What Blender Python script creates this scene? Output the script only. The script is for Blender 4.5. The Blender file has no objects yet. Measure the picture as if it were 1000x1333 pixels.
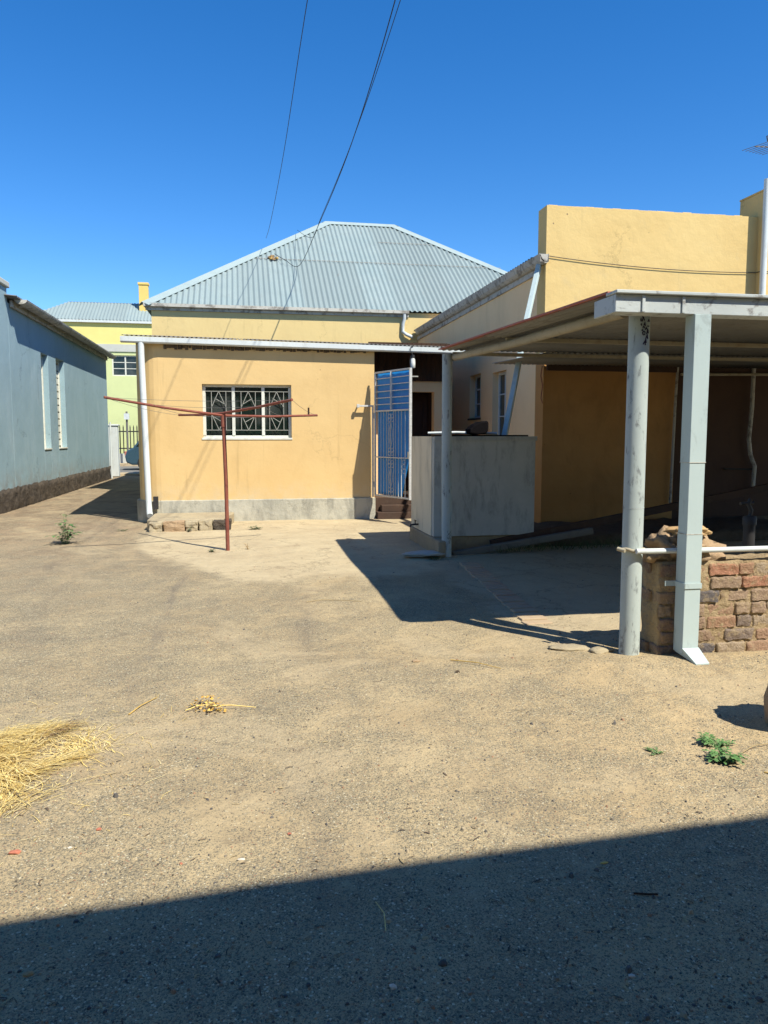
import bpy, math, random
from mathutils import Vector, Matrix, noise
random.seed(7)
R = math.radians
S = bpy.context.scene
COL = S.collection
PI = math.pi

# ------------------------------------------------------------------ materials
def _lin(c):
    return tuple(c) + (1.0,)

def nodes_of(name):
    m = bpy.data.materials.new(name)
    m.use_nodes = True
    nt = m.node_tree
    for n in list(nt.nodes): nt.nodes.remove(n)
    out = nt.nodes.new('ShaderNodeOutputMaterial')
    b = nt.nodes.new('ShaderNodeBsdfPrincipled')
    nt.links.new(b.outputs[0], out.inputs[0])
    return m, nt, b

def N(nt, t, **kw):
    n = nt.nodes.new(t)
    for k, v in kw.items():
        if k in n.inputs: n.inputs[k].default_value = v
        else: setattr(n, k, v)
    return n

def pos(nt, scale=(1, 1, 1), loc=(0, 0, 0)):
    g = nt.nodes.new('ShaderNodeNewGeometry')
    mp = N(nt, 'ShaderNodeMapping')
    mp.inputs['Scale'].default_value = scale
    mp.inputs['Location'].default_value = loc
    nt.links.new(g.outputs['Position'], mp.inputs[0])
    return mp.outputs[0]

def noise_fac(nt, vec, scale, detail=6, rough=.6, lo=.4, hi=.6, dist=0):
    n = N(nt, 'ShaderNodeTexNoise', Scale=scale, Detail=detail, Roughness=rough, Distortion=dist)
    nt.links.new(vec, n.inputs['Vector'])
    r = N(nt, 'ShaderNodeMapRange')
    r.inputs['From Min'].default_value = lo; r.inputs['From Max'].default_value = hi
    nt.links.new(n.outputs['Fac'], r.inputs['Value'])
    return r.outputs[0]

def mix(nt, fac, a, b, amt=None):
    m = nt.nodes.new('ShaderNodeMix'); m.data_type = 'RGBA'
    if amt is not None:
        k = N(nt, 'ShaderNodeMath', operation='MULTIPLY'); k.inputs[1].default_value = amt
        nt.links.new(fac, k.inputs[0]); fac = k.outputs[0]
    if isinstance(fac, (int, float)): m.inputs[0].default_value = fac
    else: nt.links.new(fac, m.inputs[0])
    for i, c in ((6, a), (7, b)):
        if isinstance(c, tuple): m.inputs[i].default_value = _lin(c)
        else: nt.links.new(c, m.inputs[i])
    return m.outputs[2]

def bump(nt, b, h, strength, dist=.01, prev=None):
    n = N(nt, 'ShaderNodeBump'); n.inputs['Strength'].default_value = strength
    n.inputs['Distance'].default_value = dist
    nt.links.new(h, n.inputs['Height'])
    if prev is not None: nt.links.new(prev, n.inputs['Normal'])
    nt.links.new(n.outputs[0], b.inputs['Normal'])
    return n.outputs[0]

def weathered(name, base, var, dirt, rough=.85, metal=0, var_s=1.2, dirt_s=3, streak=.5, dirt_amt=.5, lo=.52, hi=.72,
              bs=25, bstr=.25, bdist=.006, spec=.3, fine=.12, speck=None, speck_s=9, speck_th=.1, crack=0, crack_s=.7, splash=None, drips=0, panels=0):
    """paint/plaster/metal with broad colour drift, vertical dirt streaks, spots and a fine relief"""
    m, nt, b = nodes_of(name)
    p = pos(nt)
    c = mix(nt, noise_fac(nt, p, var_s, 5, .6, .35, .65), base, var)
    ps = pos(nt, (1, 1, streak))
    c = mix(nt, noise_fac(nt, ps, dirt_s, 9, .7, lo, hi, .4), c, dirt, dirt_amt)
    nf = noise_fac(nt, p, 60, 3, .7, .3, .7)
    d2 = tuple(x * .72 for x in base)
    c = mix(nt, nf, c, d2, fine)
    if speck:
        v = N(nt, 'ShaderNodeTexVoronoi', Scale=speck_s); nt.links.new(p, v.inputs['Vector'])
        r = N(nt, 'ShaderNodeMapRange'); r.inputs['From Min'].default_value = speck_th
        r.inputs['From Max'].default_value = speck_th * .5
        nt.links.new(v.outputs['Distance'], r.inputs['Value'])
        gate = noise_fac(nt, p, 1.7, 2, .5, .55, .6)
        mm = N(nt, 'ShaderNodeMath', operation='MULTIPLY')
        nt.links.new(r.outputs[0], mm.inputs[0]); nt.links.new(gate, mm.inputs[1])
        c = mix(nt, mm.outputs[0], c, speck, .9)
    if panels:
        sx = nt.nodes.new('ShaderNodeSeparateXYZ'); nt.links.new(p, sx.inputs[0])
        dv = N(nt, 'ShaderNodeMath', operation='DIVIDE'); nt.links.new(sx.outputs[0], dv.inputs[0]); dv.inputs[1].default_value = panels
        fl = N(nt, 'ShaderNodeMath', operation='FLOOR'); nt.links.new(dv.outputs[0], fl.inputs[0])
        gy_ = N(nt, 'ShaderNodeMath', operation='GREATER_THAN'); nt.links.new(sx.outputs[1], gy_.inputs[0]); gy_.inputs[1].default_value = 23.05
        ad = N(nt, 'ShaderNodeMath', operation='MULTIPLY_ADD'); nt.links.new(gy_.outputs[0], ad.inputs[0]); ad.inputs[1].default_value = 37.3; nt.links.new(fl.outputs[0], ad.inputs[2])
        wn = N(nt, 'ShaderNodeTexWhiteNoise', noise_dimensions='1D'); nt.links.new(ad.outputs[0], wn.inputs['W'])
        c = mix(nt, wn.outputs['Value'], c, tuple(q * .78 for q in base), .8)
        c = mix(nt, noise_fac(nt, pos(nt, (2.2, .5, .5), (4, 4, 4)), 3, 8, .75, .62, .72), c, (.24, .15, .09), .45)
    if drips:
        pd = pos(nt, (1, 1, .06))
        f1 = noise_fac(nt, pd, 9, 4, .6, .58, .70); f2 = noise_fac(nt, pos(nt, (1, 1, .8), (5, 2, 9)), 1.1, 3, .5, .5, .62)
        mm = N(nt, 'ShaderNodeMath', operation='MULTIPLY'); nt.links.new(f1, mm.inputs[0]); nt.links.new(f2, mm.inputs[1])
        c = mix(nt, mm.outputs[0], c, tuple(q * .6 for q in dirt), drips)
    if crack:
        nn = N(nt, 'ShaderNodeTexNoise', Scale=2.2, Detail=6, Roughness=.7); nt.links.new(p, nn.inputs['Vector'])
        vm = N(nt, 'ShaderNodeVectorMath', operation='MULTIPLY_ADD')
        nt.links.new(nn.outputs['Color'], vm.inputs[0]); vm.inputs[1].default_value = (.9, .9, .9); nt.links.new(p, vm.inputs[2])
        vv = N(nt, 'ShaderNodeTexVoronoi', Scale=crack_s); vv.feature = 'DISTANCE_TO_EDGE'; nt.links.new(vm.outputs[0], vv.inputs['Vector'])
        r2 = N(nt, 'ShaderNodeMapRange'); r2.inputs['From Min'].default_value = .009; r2.inputs['From Max'].default_value = .002
        nt.links.new(vv.outputs['Distance'], r2.inputs['Value'])
        gg = noise_fac(nt, pos(nt, (1, 1, 1), (3, 8, 1)), 1.3, 3, .5, .5, .56)
        mm = N(nt, 'ShaderNodeMath', operation='MULTIPLY'); nt.links.new(r2.outputs[0], mm.inputs[0]); nt.links.new(gg, mm.inputs[1])
        c = mix(nt, mm.outputs[0], c, tuple(q * .35 for q in base), crack)
    if splash:
        sp_ = nt.nodes.new('ShaderNodeSeparateXYZ'); nt.links.new(p, sp_.inputs[0])
        r3 = N(nt, 'ShaderNodeMapRange'); r3.inputs['From Min'].default_value = splash[1]; r3.inputs['From Max'].default_value = splash[0]
        nt.links.new(sp_.outputs[2], r3.inputs['Value'])
        mm = N(nt, 'ShaderNodeMath', operation='MULTIPLY'); nt.links.new(r3.outputs[0], mm.inputs[0]); nt.links.new(noise_fac(nt, p, 5, 7, .7, .38, .62), mm.inputs[1])
        c = mix(nt, mm.outputs[0], c, splash[2], .75)
    nt.links.new(c, b.inputs['Base Color'])
    b.inputs['Roughness'].default_value = rough; b.inputs['Metallic'].default_value = metal
    b.inputs['Specular IOR Level'].default_value = spec
    n1 = N(nt, 'ShaderNodeTexNoise', Scale=bs, Detail=8, Roughness=.65); nt.links.new(p, n1.inputs['Vector'])
    pr = bump(nt, b, n1.outputs['Fac'], bstr, bdist)
    n2 = N(nt, 'ShaderNodeTexNoise', Scale=1.6, Detail=3, Roughness=.5); nt.links.new(p, n2.inputs['Vector'])
    bump(nt, b, n2.outputs['Fac'], min(1, bstr * 1.3), bdist * 3, pr)
    return m

def plain(name, col, rough=.6, metal=0, spec=.4, fine=.15, s=20):
    m, nt, b = nodes_of(name)
    p = pos(nt)
    c = mix(nt, noise_fac(nt, p, s, 5, .6, .3, .7), col, tuple(x * (1 - fine * 2) for x in col))
    nt.links.new(c, b.inputs['Base Color'])
    b.inputs['Roughness'].default_value = rough; b.inputs['Metallic'].default_value = metal
    b.inputs['Specular IOR Level'].default_value = spec
    return m

def glass_dark(name, col=(.012, .016, .018)):
    m, nt, b = nodes_of(name)
    p = pos(nt)
    c = mix(nt, noise_fac(nt, p, 2.2, 3, .5, .45, .7), col, (.05, .055, .05))
    nt.links.new(c, b.inputs['Base Color'])
    b.inputs['Roughness'].default_value = .12
    b.inputs['Specular IOR Level'].default_value = .5
    n = N(nt, 'ShaderNodeTexNoise', Scale=1.5, Detail=1); nt.links.new(p, n.inputs['Vector'])
    bump(nt, b, n.outputs['Fac'], .1, .02)
    return m

def island(name, cols, rough=.85, bs=60, bstr=.5, bd=.004, trans=0, fine_c=None):
    """each separate stone / brick / straw of one mesh takes its own colour"""
    m, nt, b = nodes_of(name)
    g = nt.nodes.new('ShaderNodeNewGeometry')
    cr = nt.nodes.new('ShaderNodeValToRGB'); cr.color_ramp.interpolation = 'CONSTANT'
    el = cr.color_ramp.elements
    el[0].color = _lin(cols[0]); el[0].position = 0
    el[1].color = _lin(cols[1]); el[1].position = 1 / len(cols)
    for i, c in enumerate(cols[2:]):
        e = el.new((i + 2) / len(cols)); e.color = _lin(c)
    nt.links.new(g.outputs['Random Per Island'], cr.inputs[0])
    p = pos(nt)
    c = cr.outputs[0]
    if fine_c:
        c = mix(nt, noise_fac(nt, p, 22, 8, .7, .5, .62), c, fine_c, .75)
    c = mix(nt, noise_fac(nt, p, bs * 1.5, 6, .7, .4, .6), c, (.05, .04, .035), .25)
    nt.links.new(c, b.inputs['Base Color'])
    b.inputs['Roughness'].default_value = rough; b.inputs['Specular IOR Level'].default_value = .25
    n = N(nt, 'ShaderNodeTexNoise', Scale=bs, Detail=8, Roughness=.7); nt.links.new(p, n.inputs['Vector'])
    bump(nt, b, n.outputs['Fac'], bstr, bd)
    return m

def ground_material():
    m, nt, b = nodes_of('gravel_and_sand')
    p = pos(nt)
    sep = nt.nodes.new('ShaderNodeSeparateXYZ'); nt.links.new(p, sep.inputs[0])
    def mathn(op, a, bb, clamp=False):
        n = N(nt, 'ShaderNodeMath', operation=op); n.use_clamp = clamp
        for i, v in enumerate((a, bb)):
            if isinstance(v, (int, float)): n.inputs[i].default_value = v
            else: nt.links.new(v, n.inputs[i])
        return n.outputs[0]
    def rng(v, a, bb):
        n = N(nt, 'ShaderNodeMapRange'); n.inputs['From Min'].default_value = a; n.inputs['From Max'].default_value = bb
        nt.links.new(v, n.inputs['Value']); return n.outputs[0]
    X, Y = sep.outputs[0], sep.outputs[1]
    sand = mix(nt, noise_fac(nt, p, 1.1, 6, .6, .38, .62), (.46, .355, .205), (.385, .285, .16))
    sand = mix(nt, noise_fac(nt, p, 55, 6, .75, .3, .7), sand, (.29, .225, .13), .42)
    # reddish earth at the right, brown in the alley
    sand = mix(nt, mathn('MULTIPLY', rng(X, .9, 2.6), rng(Y, 6.5, 3.5)), sand, (.50, .36, .19), .7)
    alley = mathn('MULTIPLY', rng(Y, 7.0, 13.0), rng(X, -.2, -2.2))
    sand = mix(nt, alley, sand, (.30, .215, .135), .9)
    # gravel grains
    v1 = N(nt, 'ShaderNodeTexVoronoi', Scale=165); nt.links.new(p, v1.inputs['Vector'])
    cr = nt.nodes.new('ShaderNodeValToRGB'); cr.color_ramp.interpolation = 'CONSTANT'
    el = cr.color_ramp.elements
    el[0].color = (.185, .155, .105, 1); el[1].color = (.26, .215, .14, 1); el[1].position = .22
    for po, c in ((.42, (.215, .19, .135, 1)), (.6, (.33, .275, .175, 1)), (.78, (.10, .09, .07, 1)), (.90, (.60, .53, .37, 1)), (.965, (.30, .16, .10, 1))):
        e = el.new(po); e.color = c
    sc = nt.nodes.new('ShaderNodeSeparateColor'); nt.links.new(v1.outputs['Color'], sc.inputs[0])
    nt.links.new(sc.outputs[0], cr.inputs[0])
    v2 = N(nt, 'ShaderNodeTexVoronoi', Scale=340); nt.links.new(p, v2.inputs['Vector'])
    sc2 = nt.nodes.new('ShaderNodeSeparateColor'); nt.links.new(v2.outputs['Color'], sc2.inputs[0])
    # how much gravel: patchy, more at left centre and in the foreground
    dens = noise_fac(nt, p, 1.9, 10, .74, .38, .62, .5)
    lw = mathn('MULTIPLY', rng(X, 1.2, -1.5), mathn('MULTIPLY', rng(Y, 3.6, 6.0), rng(Y, 11.5, 8.5)))
    fg = rng(Y, 3.0, 2.2)
    dens = mathn('ADD', mathn('ADD', mathn('MULTIPLY', dens, .50), mathn('MULTIPLY', lw, .26)), mathn('ADD', mathn('MULTIPLY', fg, .16), .07), True)
    g1 = mathn('LESS_THAN', sc.outputs[1], dens)
    g2 = mathn('LESS_THAN', sc2.outputs[1], mathn('MULTIPLY', dens, .75))
    fine = mix(nt, sc2.outputs[0], (.10, .09, .065), (.31, .26, .165))
    col = mix(nt, g2, sand, fine, 1.0)
    col = mix(nt, g1, col, cr.outputs[0], .8)
    # faint tyre / damp streaks
    ps = pos(nt, (1.0, .16, 1), (3.2, 0, 0))
    col = mix(nt, noise_fac(nt, ps, 1.5, 4, .6, .56, .72, .5), col, (.12, .10, .085), .34)
    for cx, wdt, am in ((-.66, .07, .42), (-2.15, .09, .3)):
        dx = mathn('ABSOLUTE', mathn('SUBTRACT', mathn('ADD', X, mathn('MULTIPLY', noise_fac(nt, pos(nt, (0, 1, 0)), .5, 3, .5, .2, .8), .25)), cx + .12), 0)
        tr = mathn('MULTIPLY', rng(dx, wdt, wdt * .3), noise_fac(nt, pos(nt, (2, .5, 1), (cx, 0, 0)), 2.2, 6, .7, .42, .6))
        tr = mathn('MULTIPLY', tr, mathn('MULTIPLY', rng(Y, 3.8, 5.0), rng(Y, 10.5, 9.5)))
        col = mix(nt, tr, col, (.15, .125, .10), am)
    # reddish drifts of dust, dark damp blotches with their own shape
    col = mix(nt, noise_fac(nt, pos(nt, (1, 1, 1), (7, 3, 0)), .8, 8, .7, .53, .62, 1), col, (.44, .345, .21), .5)
    col = mix(nt, noise_fac(nt, pos(nt, (1, 1, 1), (1, 9, 0)), 2.6, 8, .75, .60, .68, .5), col, (.17, .125, .085), .5)
    col = mix(nt, mathn('MULTIPLY', alley, noise_fac(nt, pos(nt, (1, .7, 1), (4, 1, 0)), 1.7, 9, .75, .48, .60, .5)), col, (.155, .11, .075), .6)
    col = mix(nt, noise_fac(nt, pos(nt, (1, 1, 1), (2, 2, 0)), 6.5, 8, .8, .56, .66), col, (.20, .165, .115), .38)
    col = mix(nt, noise_fac(nt, pos(nt, (1, 1, 1), (6, 5, 0)), 5.0, 8, .8, .58, .66), col, (.52, .41, .24), .42)
    # cement: apron in front of the back room and floor of the carport, worn into the sand
    wob = noise_fac(nt, p, 1.7, 9, .7, .2, .8)
    wob2 = noise_fac(nt, p, 7, 6, .7, .2, .8)
    wv = mathn('ADD', mathn('MULTIPLY', wob, 1.1), mathn('MULTIPLY', wob2, .35))
    e1 = mathn('ADD', mathn('MULTIPLY', rng(X, -.1, -1.5), 2.8), 8.0)
    m1 = mathn('MULTIPLY', rng(mathn('SUBTRACT', mathn('ADD', Y, wv), e1), .55, 1.0), rng(mathn('ADD', X, mathn('MULTIPLY', wv, .3)), -1.45, -1.15))
    m1 = mathn('MULTIPLY', m1, rng(Y, 14.5, 14.2))
    m2 = mathn('MULTIPLY', rng(mathn('ADD', Y, mathn('MULTIPLY', wv, .5)), 5.3, 5.42), rng(mathn('ADD', X, mathn('MULTIPLY', wv, .55)), 2.5, 2.62))
    mc = mathn('MAXIMUM', m1, m2)
    cem = mix(nt, noise_fac(nt, p, 1.6, 7, .65, .36, .64), (.52, .425, .265), (.43, .34, .21))
    cem = mix(nt, noise_fac(nt, p, 4.2, 9, .72, .5, .66), cem, (.34, .27, .175), .6)
    cem = mix(nt, m2, cem, (.36, .29, .19), .45)
    nn = N(nt, 'ShaderNodeTexNoise', Scale=2.5, Detail=6, Roughness=.7); nt.links.new(p, nn.inputs['Vector'])
    vm = N(nt, 'ShaderNodeVectorMath', operation='MULTIPLY_ADD')
    nt.links.new(nn.outputs['Color'], vm.inputs[0]); vm.inputs[1].default_value = (.8, .8, .8); nt.links.new(p, vm.inputs[2])
    vc = N(nt, 'ShaderNodeTexVoronoi', Scale=1.1); vc.feature = 'DISTANCE_TO_EDGE'; nt.links.new(vm.outputs[0], vc.inputs['Vector'])
    ck = mathn('MULTIPLY', rng(vc.outputs['Distance'], .014, .003), noise_fac(nt, p, .9, 3, .5, .42, .5))
    cem = mix(nt, ck, cem, (.13, .10, .065), .7)
    cem = mix(nt, noise_fac(nt, p, 90, 4, .7, .35, .65), cem, (.33, .26, .165), .3)
    col = mix(nt, mc, col, cem, .9)
    nt.links.new(col, b.inputs['Base Color'])
    b.inputs['Roughness'].default_value = .95; b.inputs['Specular IOR Level'].default_value = .15
    g1 = mathn('MULTIPLY', g1, mathn('SUBTRACT', 1.0, mathn('MULTIPLY', mc, .9)))
    inv = mathn('SUBTRACT', 1.0, v1.outputs['Distance'])
    h = mathn('MULTIPLY', inv, g1)
    a = bump(nt, b, h, .55, .006)
    n2 = N(nt, 'ShaderNodeTexNoise', Scale=38, Detail=9, Roughness=.72); nt.links.new(p, n2.inputs['Vector'])
    a = bump(nt, b, n2.outputs['Fac'], .6, .012, a)
    n3 = N(nt, 'ShaderNodeTexNoise', Scale=3.4, Detail=5, Roughness=.6); nt.links.new(p, n3.inputs['Vector'])
    bump(nt, b, n3.outputs['Fac'], .5, .07, a)
    return m

def cement_material(name, base, var, dark, crack_s=1.1, sandc=(.42, .32, .195)):
    m, nt, b = nodes_of(name)
    p = pos(nt)
    c = mix(nt, noise_fac(nt, p, 1.6, 7, .65, .36, .64), base, var)
    c = mix(nt, noise_fac(nt, p, 4.2, 9, .72, .52, .66), c, dark, .55)
    c = mix(nt, noise_fac(nt, p, 90, 4, .7, .35, .65), c, tuple(x * .6 for x in base), .4)
    c = mix(nt, noise_fac(nt, p, .9, 6, .7, .52, .6), c, sandc, .6)
    nn = N(nt, 'ShaderNodeTexNoise', Scale=2.5, Detail=5); nt.links.new(p, nn.inputs['Vector'])
    vm = N(nt, 'ShaderNodeVectorMath', operation='MULTIPLY_ADD')
    nt.links.new(nn.outputs['Color'], vm.inputs[0]); vm.inputs[1].default_value = (.7, .7, .7); nt.links.new(p, vm.inputs[2])
    v = N(nt, 'ShaderNodeTexVoronoi', Scale=crack_s); v.feature = 'DISTANCE_TO_EDGE'; nt.links.new(vm.outputs[0], v.inputs['Vector'])
    r = N(nt, 'ShaderNodeMapRange'); r.inputs['From Min'].default_value = .016; r.inputs['From Max'].default_value = .004
    nt.links.new(v.outputs['Distance'], r.inputs['Value'])
    c = mix(nt, r.outputs[0], c, (.10, .08, .055), .6)
    nt.links.new(c, b.inputs['Base Color'])
    b.inputs['Roughness'].default_value = .92; b.inputs['Specular IOR Level'].default_value = .2
    n2 = N(nt, 'ShaderNodeTexNoise', Scale=22, Detail=9, Roughness=.7); nt.links.new(p, n2.inputs['Vector'])
    a = bump(nt, b, n2.outputs['Fac'], .5, .012)
    n3 = N(nt, 'ShaderNodeTexNoise', Scale=2.2, Detail=4); nt.links.new(p, n3.inputs['Vector'])
    bump(nt, b, n3.outputs['Fac'], .5, .06, a)
    return m

M = {}
M['ground'] = ground_material()
M['apron'] = cement_material('worn_cement', (.50, .40, .255), (.43, .335, .21), (.33, .26, .165))
M['floor'] = cement_material('carport_cement', (.46, .36, .23), (.36, .29, .19), (.26, .21, .145), .8)
M['road'] = cement_material('asphalt', (.20, .19, .175), (.16, .155, .145), (.12, .115, .11), .3, (.22, .2, .17))
M['ochre'] = weathered('ochre_plaster', (.64, .445, .20), (.61, .415, .18), (.52, .345, .145), dirt_s=1.7, streak=.45, dirt_amt=.5,
                       bs=14, bstr=.3, bdist=.01, speck=(.25, .13, .06), speck_s=5, speck_th=.06, crack=.22, crack_s=.5, splash=(.38, .75, (.55, .44, .27)), drips=.3)
M['ochre_up'] = weathered('pale_ochre_plaster', (.66, .50, .225), (.635, .475, .21), (.55, .41, .19), dirt_s=2.4, dirt_amt=.45,
                          bs=14, bstr=.3, bdist=.01, drips=.35, crack=.3)
M['ochre_shade_lift'] = weathered('shade_lifted_plaster', (.88, .63, .35), (.85, .59, .32), (.68, .47, .25), dirt_s=1.5, streak=.3, dirt_amt=.45,  # ochre paint lightened in colour to brighten walls that stand in shade
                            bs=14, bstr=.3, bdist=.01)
M['ochre_par'] = weathered('parapet_plaster', (.63, .455, .19), (.605, .425, .17), (.50, .385, .20), dirt_s=1.9, streak=.8, dirt_amt=.55, lo=.56,
                           bs=12, bstr=.45, bdist=.014, speck=(.16, .11, .07), speck_s=6, speck_th=.10, crack=.28, crack_s=.45, drips=.25)
M['ochre_shaded'] = weathered('shade_darkened_plaster', (.47, .25, .085), (.40, .205, .068), (.27, .14, .05), dirt_s=2.1, dirt_amt=.6,  # same ochre as the outer walls, carport shade put into the colour
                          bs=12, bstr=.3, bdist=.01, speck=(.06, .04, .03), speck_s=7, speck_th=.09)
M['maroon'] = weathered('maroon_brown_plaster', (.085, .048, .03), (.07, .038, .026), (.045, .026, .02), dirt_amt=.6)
M['plinth'] = weathered('grey_cement_plinth', (.46, .43, .34), (.36, .345, .28), (.17, .165, .14), dirt_s=3.5, streak=.35, dirt_amt=.75,
                        lo=.48, hi=.66, bs=16, bstr=.6, bdist=.015, crack=.6, crack_s=1.3)
M['greywall'] = weathered('grey_blue_plaster', (.275, .385, .425), (.245, .35, .385), (.35, .45, .48), dirt_s=1.1, streak=.5, dirt_amt=.7,
                          bs=16, bstr=.35, bdist=.010, fine=.2, crack=.5, crack_s=.5, splash=(.4, .9, (.22, .2, .17)), drips=.5)
M['rubble'] = weathered('dark_rubble', (.105, .082, .06), (.07, .055, .042), (.035, .028, .022), dirt_s=6, streak=1.6, dirt_amt=.8, lo=.45, hi=.6,
                        bs=12, bstr=1, bdist=.05)
M['soil'] = weathered('dark_soil', (.13, .095, .06), (.09, .065, .045), (.04, .033, .025), dirt_s=8, streak=1, dirt_amt=.8, bs=20, bstr=1, bdist=.04)
M['roof'] = weathered('pale_roof_sheet', (.255, .31, .305), (.225, .285, .285), (.19, .215, .205), rough=.6, metal=.0, dirt_s=2.2, streak=.5,
                      dirt_amt=.45, bs=8, bstr=.08, bdist=.004, spec=.4, fine=.08, panels=.84)
M['roofcap'] = weathered('roof_flashing', (.31, .375, .365), (.28, .34, .335), (.22, .25, .24), rough=.55, dirt_amt=.4, bstr=.1, fine=.05)
M['sheet'] = weathered('old_corrugated_sheet', (.245, .24, .21), (.19, .185, .165), (.13, .10, .07), rough=.7, dirt_s=4, streak=1,
                       dirt_amt=.6, bs=30, bstr=.15, spec=.4)
M['sheet_dark'] = weathered('dark_weathered_sheet', (.13, .125, .12), (.17, .16, .14), (.08, .055, .04), rough=.7, dirt_s=5, streak=1,
                            dirt_amt=.6, bs=30, bstr=.15, spec=.4)
M['sheet_red'] = weathered('red_sheet_edge', (.42, .14, .10), (.36, .12, .09), (.48, .33, .26), dirt_s=6, streak=1, dirt_amt=.5)
M['white'] = weathered('chalky_white_paint', (.60, .63, .61), (.54, .57, .56), (.36, .36, .33), dirt_s=7, streak=.4, dirt_amt=.5, rough=.6,
                       bs=40, bstr=.15, bdist=.003)
M['gutter_old'] = weathered('peeling_gutter_paint', (.52, .49, .42), (.42, .40, .35), (.17, .15, .125), dirt_s=6, streak=1, dirt_amt=.8,
                            lo=.5, hi=.6, bs=30, bstr=.4, bdist=.006)
M['fascia'] = weathered('peeling_fascia_paint', (.50, .53, .51), (.42, .45, .44), (.17, .155, .145), dirt_s=9, streak=1.4, dirt_amt=.8,
                        lo=.55, hi=.64, bs=40, bstr=.4, bdist=.005)
M['post'] = weathered('worn_pale_post_paint', (.43, .48, .455), (.36, .41, .395), (.10, .10, .105), dirt_s=16, streak=.3, dirt_amt=.8,
                      lo=.56, hi=.64, bs=40, bstr=.3, bdist=.003, fine=.2)
M['boxpost'] = weathered('pale_blue_white_paint', (.44, .52, .505), (.40, .475, .465), (.24, .27, .26), dirt_s=8, streak=.5, dirt_amt=.55,
                         lo=.56, hi=.68, bs=40, bstr=.15, bdist=.003, fine=.08)
M['cream_pole'] = weathered('cream_pole_paint', (.40, .35, .25), (.32, .28, .19), (.2, .13, .08), dirt_s=9, streak=1, dirt_amt=.6)
M['tank'] = weathered('grey_cement_tank', (.46, .46, .41), (.35, .36, .33), (.12, .13, .11), dirt_s=7, streak=.3, dirt_amt=.5,
                      lo=.50, hi=.66, bs=20, bstr=.35, bdist=.006)
M['tankcream'] = weathered('cream_stained_cement', (.70, .62, .45), (.64, .56, .41), (.34, .30, .22), dirt_s=5, streak=.2, dirt_amt=.6,
                           lo=.5, hi=.66, bs=20, bstr=.3, bdist=.006)
M['tankbase'] = weathered('ochre_stained_plinth', (.34, .27, .17), (.24, .20, .14), (.10, .08, .06), dirt_s=6, streak=.6, dirt_amt=.7,
                          bs=14, bstr=.6, bdist=.02)
M['kerbgrey'] = weathered('dark_grey_cement', (.17, .155, .13), (.13, .12, .10), (.06, .055, .045), dirt_amt=.7, bs=18, bstr=.7)
M['black'] = plain('black_plastic', (.010, .009, .010), 1.0, 0, .0)
M['darkmetal'] = plain('dark_metal', (.03, .028, .028), .6)
M['beam'] = weathered('dark_reddish_timber', (.075, .042, .028), (.05, .032, .024), (.11, .08, .06), dirt_s=8, streak=1, dirt_amt=.5)
M['rust'] = weathered('red_oxide_rusted_steel', (.26, .075, .045), (.20, .06, .04), (.30, .16, .10), dirt_s=25, streak=.3, dirt_amt=.7,
                      rough=.75, bs=60, bstr=.4, bdist=.002)
M['winframe'] = weathered('cream_window_paint', (.64, .64, .56), (.57, .57, .49), (.38, .33, .25), dirt_s=12, streak=1, dirt_amt=.5, bs=40, bstr=.2)
M['glass'] = glass_dark('dark_window_glass', (.007, .014, .011))
M['glass2'] = glass_dark('greenish_window_glass', (.03, .04, .04))
M['grille'] = plain('off_white_bar_paint', (.36, .35, .30), .6, s=40)
M['gatewhite'] = plain('gate_white_paint', (.58, .57, .53), .5, s=30)
M['blue'] = weathered('bright_blue_sheet', (.012, .22, .58), (.012, .18, .50), (.03, .28, .62), dirt_s=6, streak=.2, dirt_amt=.5, rough=.55, bs=9,
                      bstr=.3, bdist=.02)
M['darkwood'] = weathered('dark_brown_boards', (.060, .030, .017), (.04, .02, .012), (.09, .05, .03), dirt_s=6, streak=.15, dirt_amt=.6)
M['bulbglass'] = plain('pale_jar_glass', (.75, .75, .68), .15)
M['yellow'] = weathered('yellow_plaster', (.70, .62, .22), (.66, .58, .20), (.5, .45, .2), dirt_amt=.2)
M['lime'] = weathered('lime_green_plaster', (.58, .62, .30), (.54, .58, .28), (.42, .46, .24), dirt_amt=.2)
M['lintel'] = weathered('pale_grey_band', (.5, .5, .44), (.45, .45, .4), (.3, .3, .27), dirt_amt=.3)
M['ystack'] = weathered('yellow_chimney_plaster', (.72, .52, .16), (.66, .47, .14), (.4, .3, .12), dirt_amt=.3)
M['carpaint'] = plain('slate_blue_car_paint', (.06, .12, .16), .3, .3)
M['tyre'] = plain('tyre_rubber', (.02, .02, .02), .8)
M['chrome'] = plain('dull_hubcap', (.35, .35, .35), .35, .7)
M['lamp'] = plain('lamp_lens', (.5, .2, .15), .25)
M['brick'] = island('old_clay_brick', [(.40, .235, .145), (.38, .265, .18), (.40, .285, .19), (.33, .22, .15), (.44, .215, .13), (.25, .19, .15), (.42, .32, .22), (.40, .25, .16), (.15, .13, .125)],
                    1, 60, 1, .02, fine_c=(.40, .30, .175))
M['mortar'] = weathered('sandy_mortar', (.42, .315, .18), (.36, .26, .145), (.2, .14, .085), dirt_s=9, streak=1, dirt_amt=.6, bs=28, bstr=1, bdist=.03)
M['sandstone'] = weathered('weathered_sandstone', (.48, .32, .15), (.40, .25, .12), (.24, .14, .08), dirt_s=9, streak=1.5, dirt_amt=.5, bs=30, bstr=.6, bdist=.01)
M['redstone'] = weathered('reddish_rubble_stone', (.40, .285, .165), (.36, .235, .14), (.20, .14, .09), dirt_s=14, streak=1, dirt_amt=.8, bs=40, bstr=1, bdist=.015)
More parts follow.
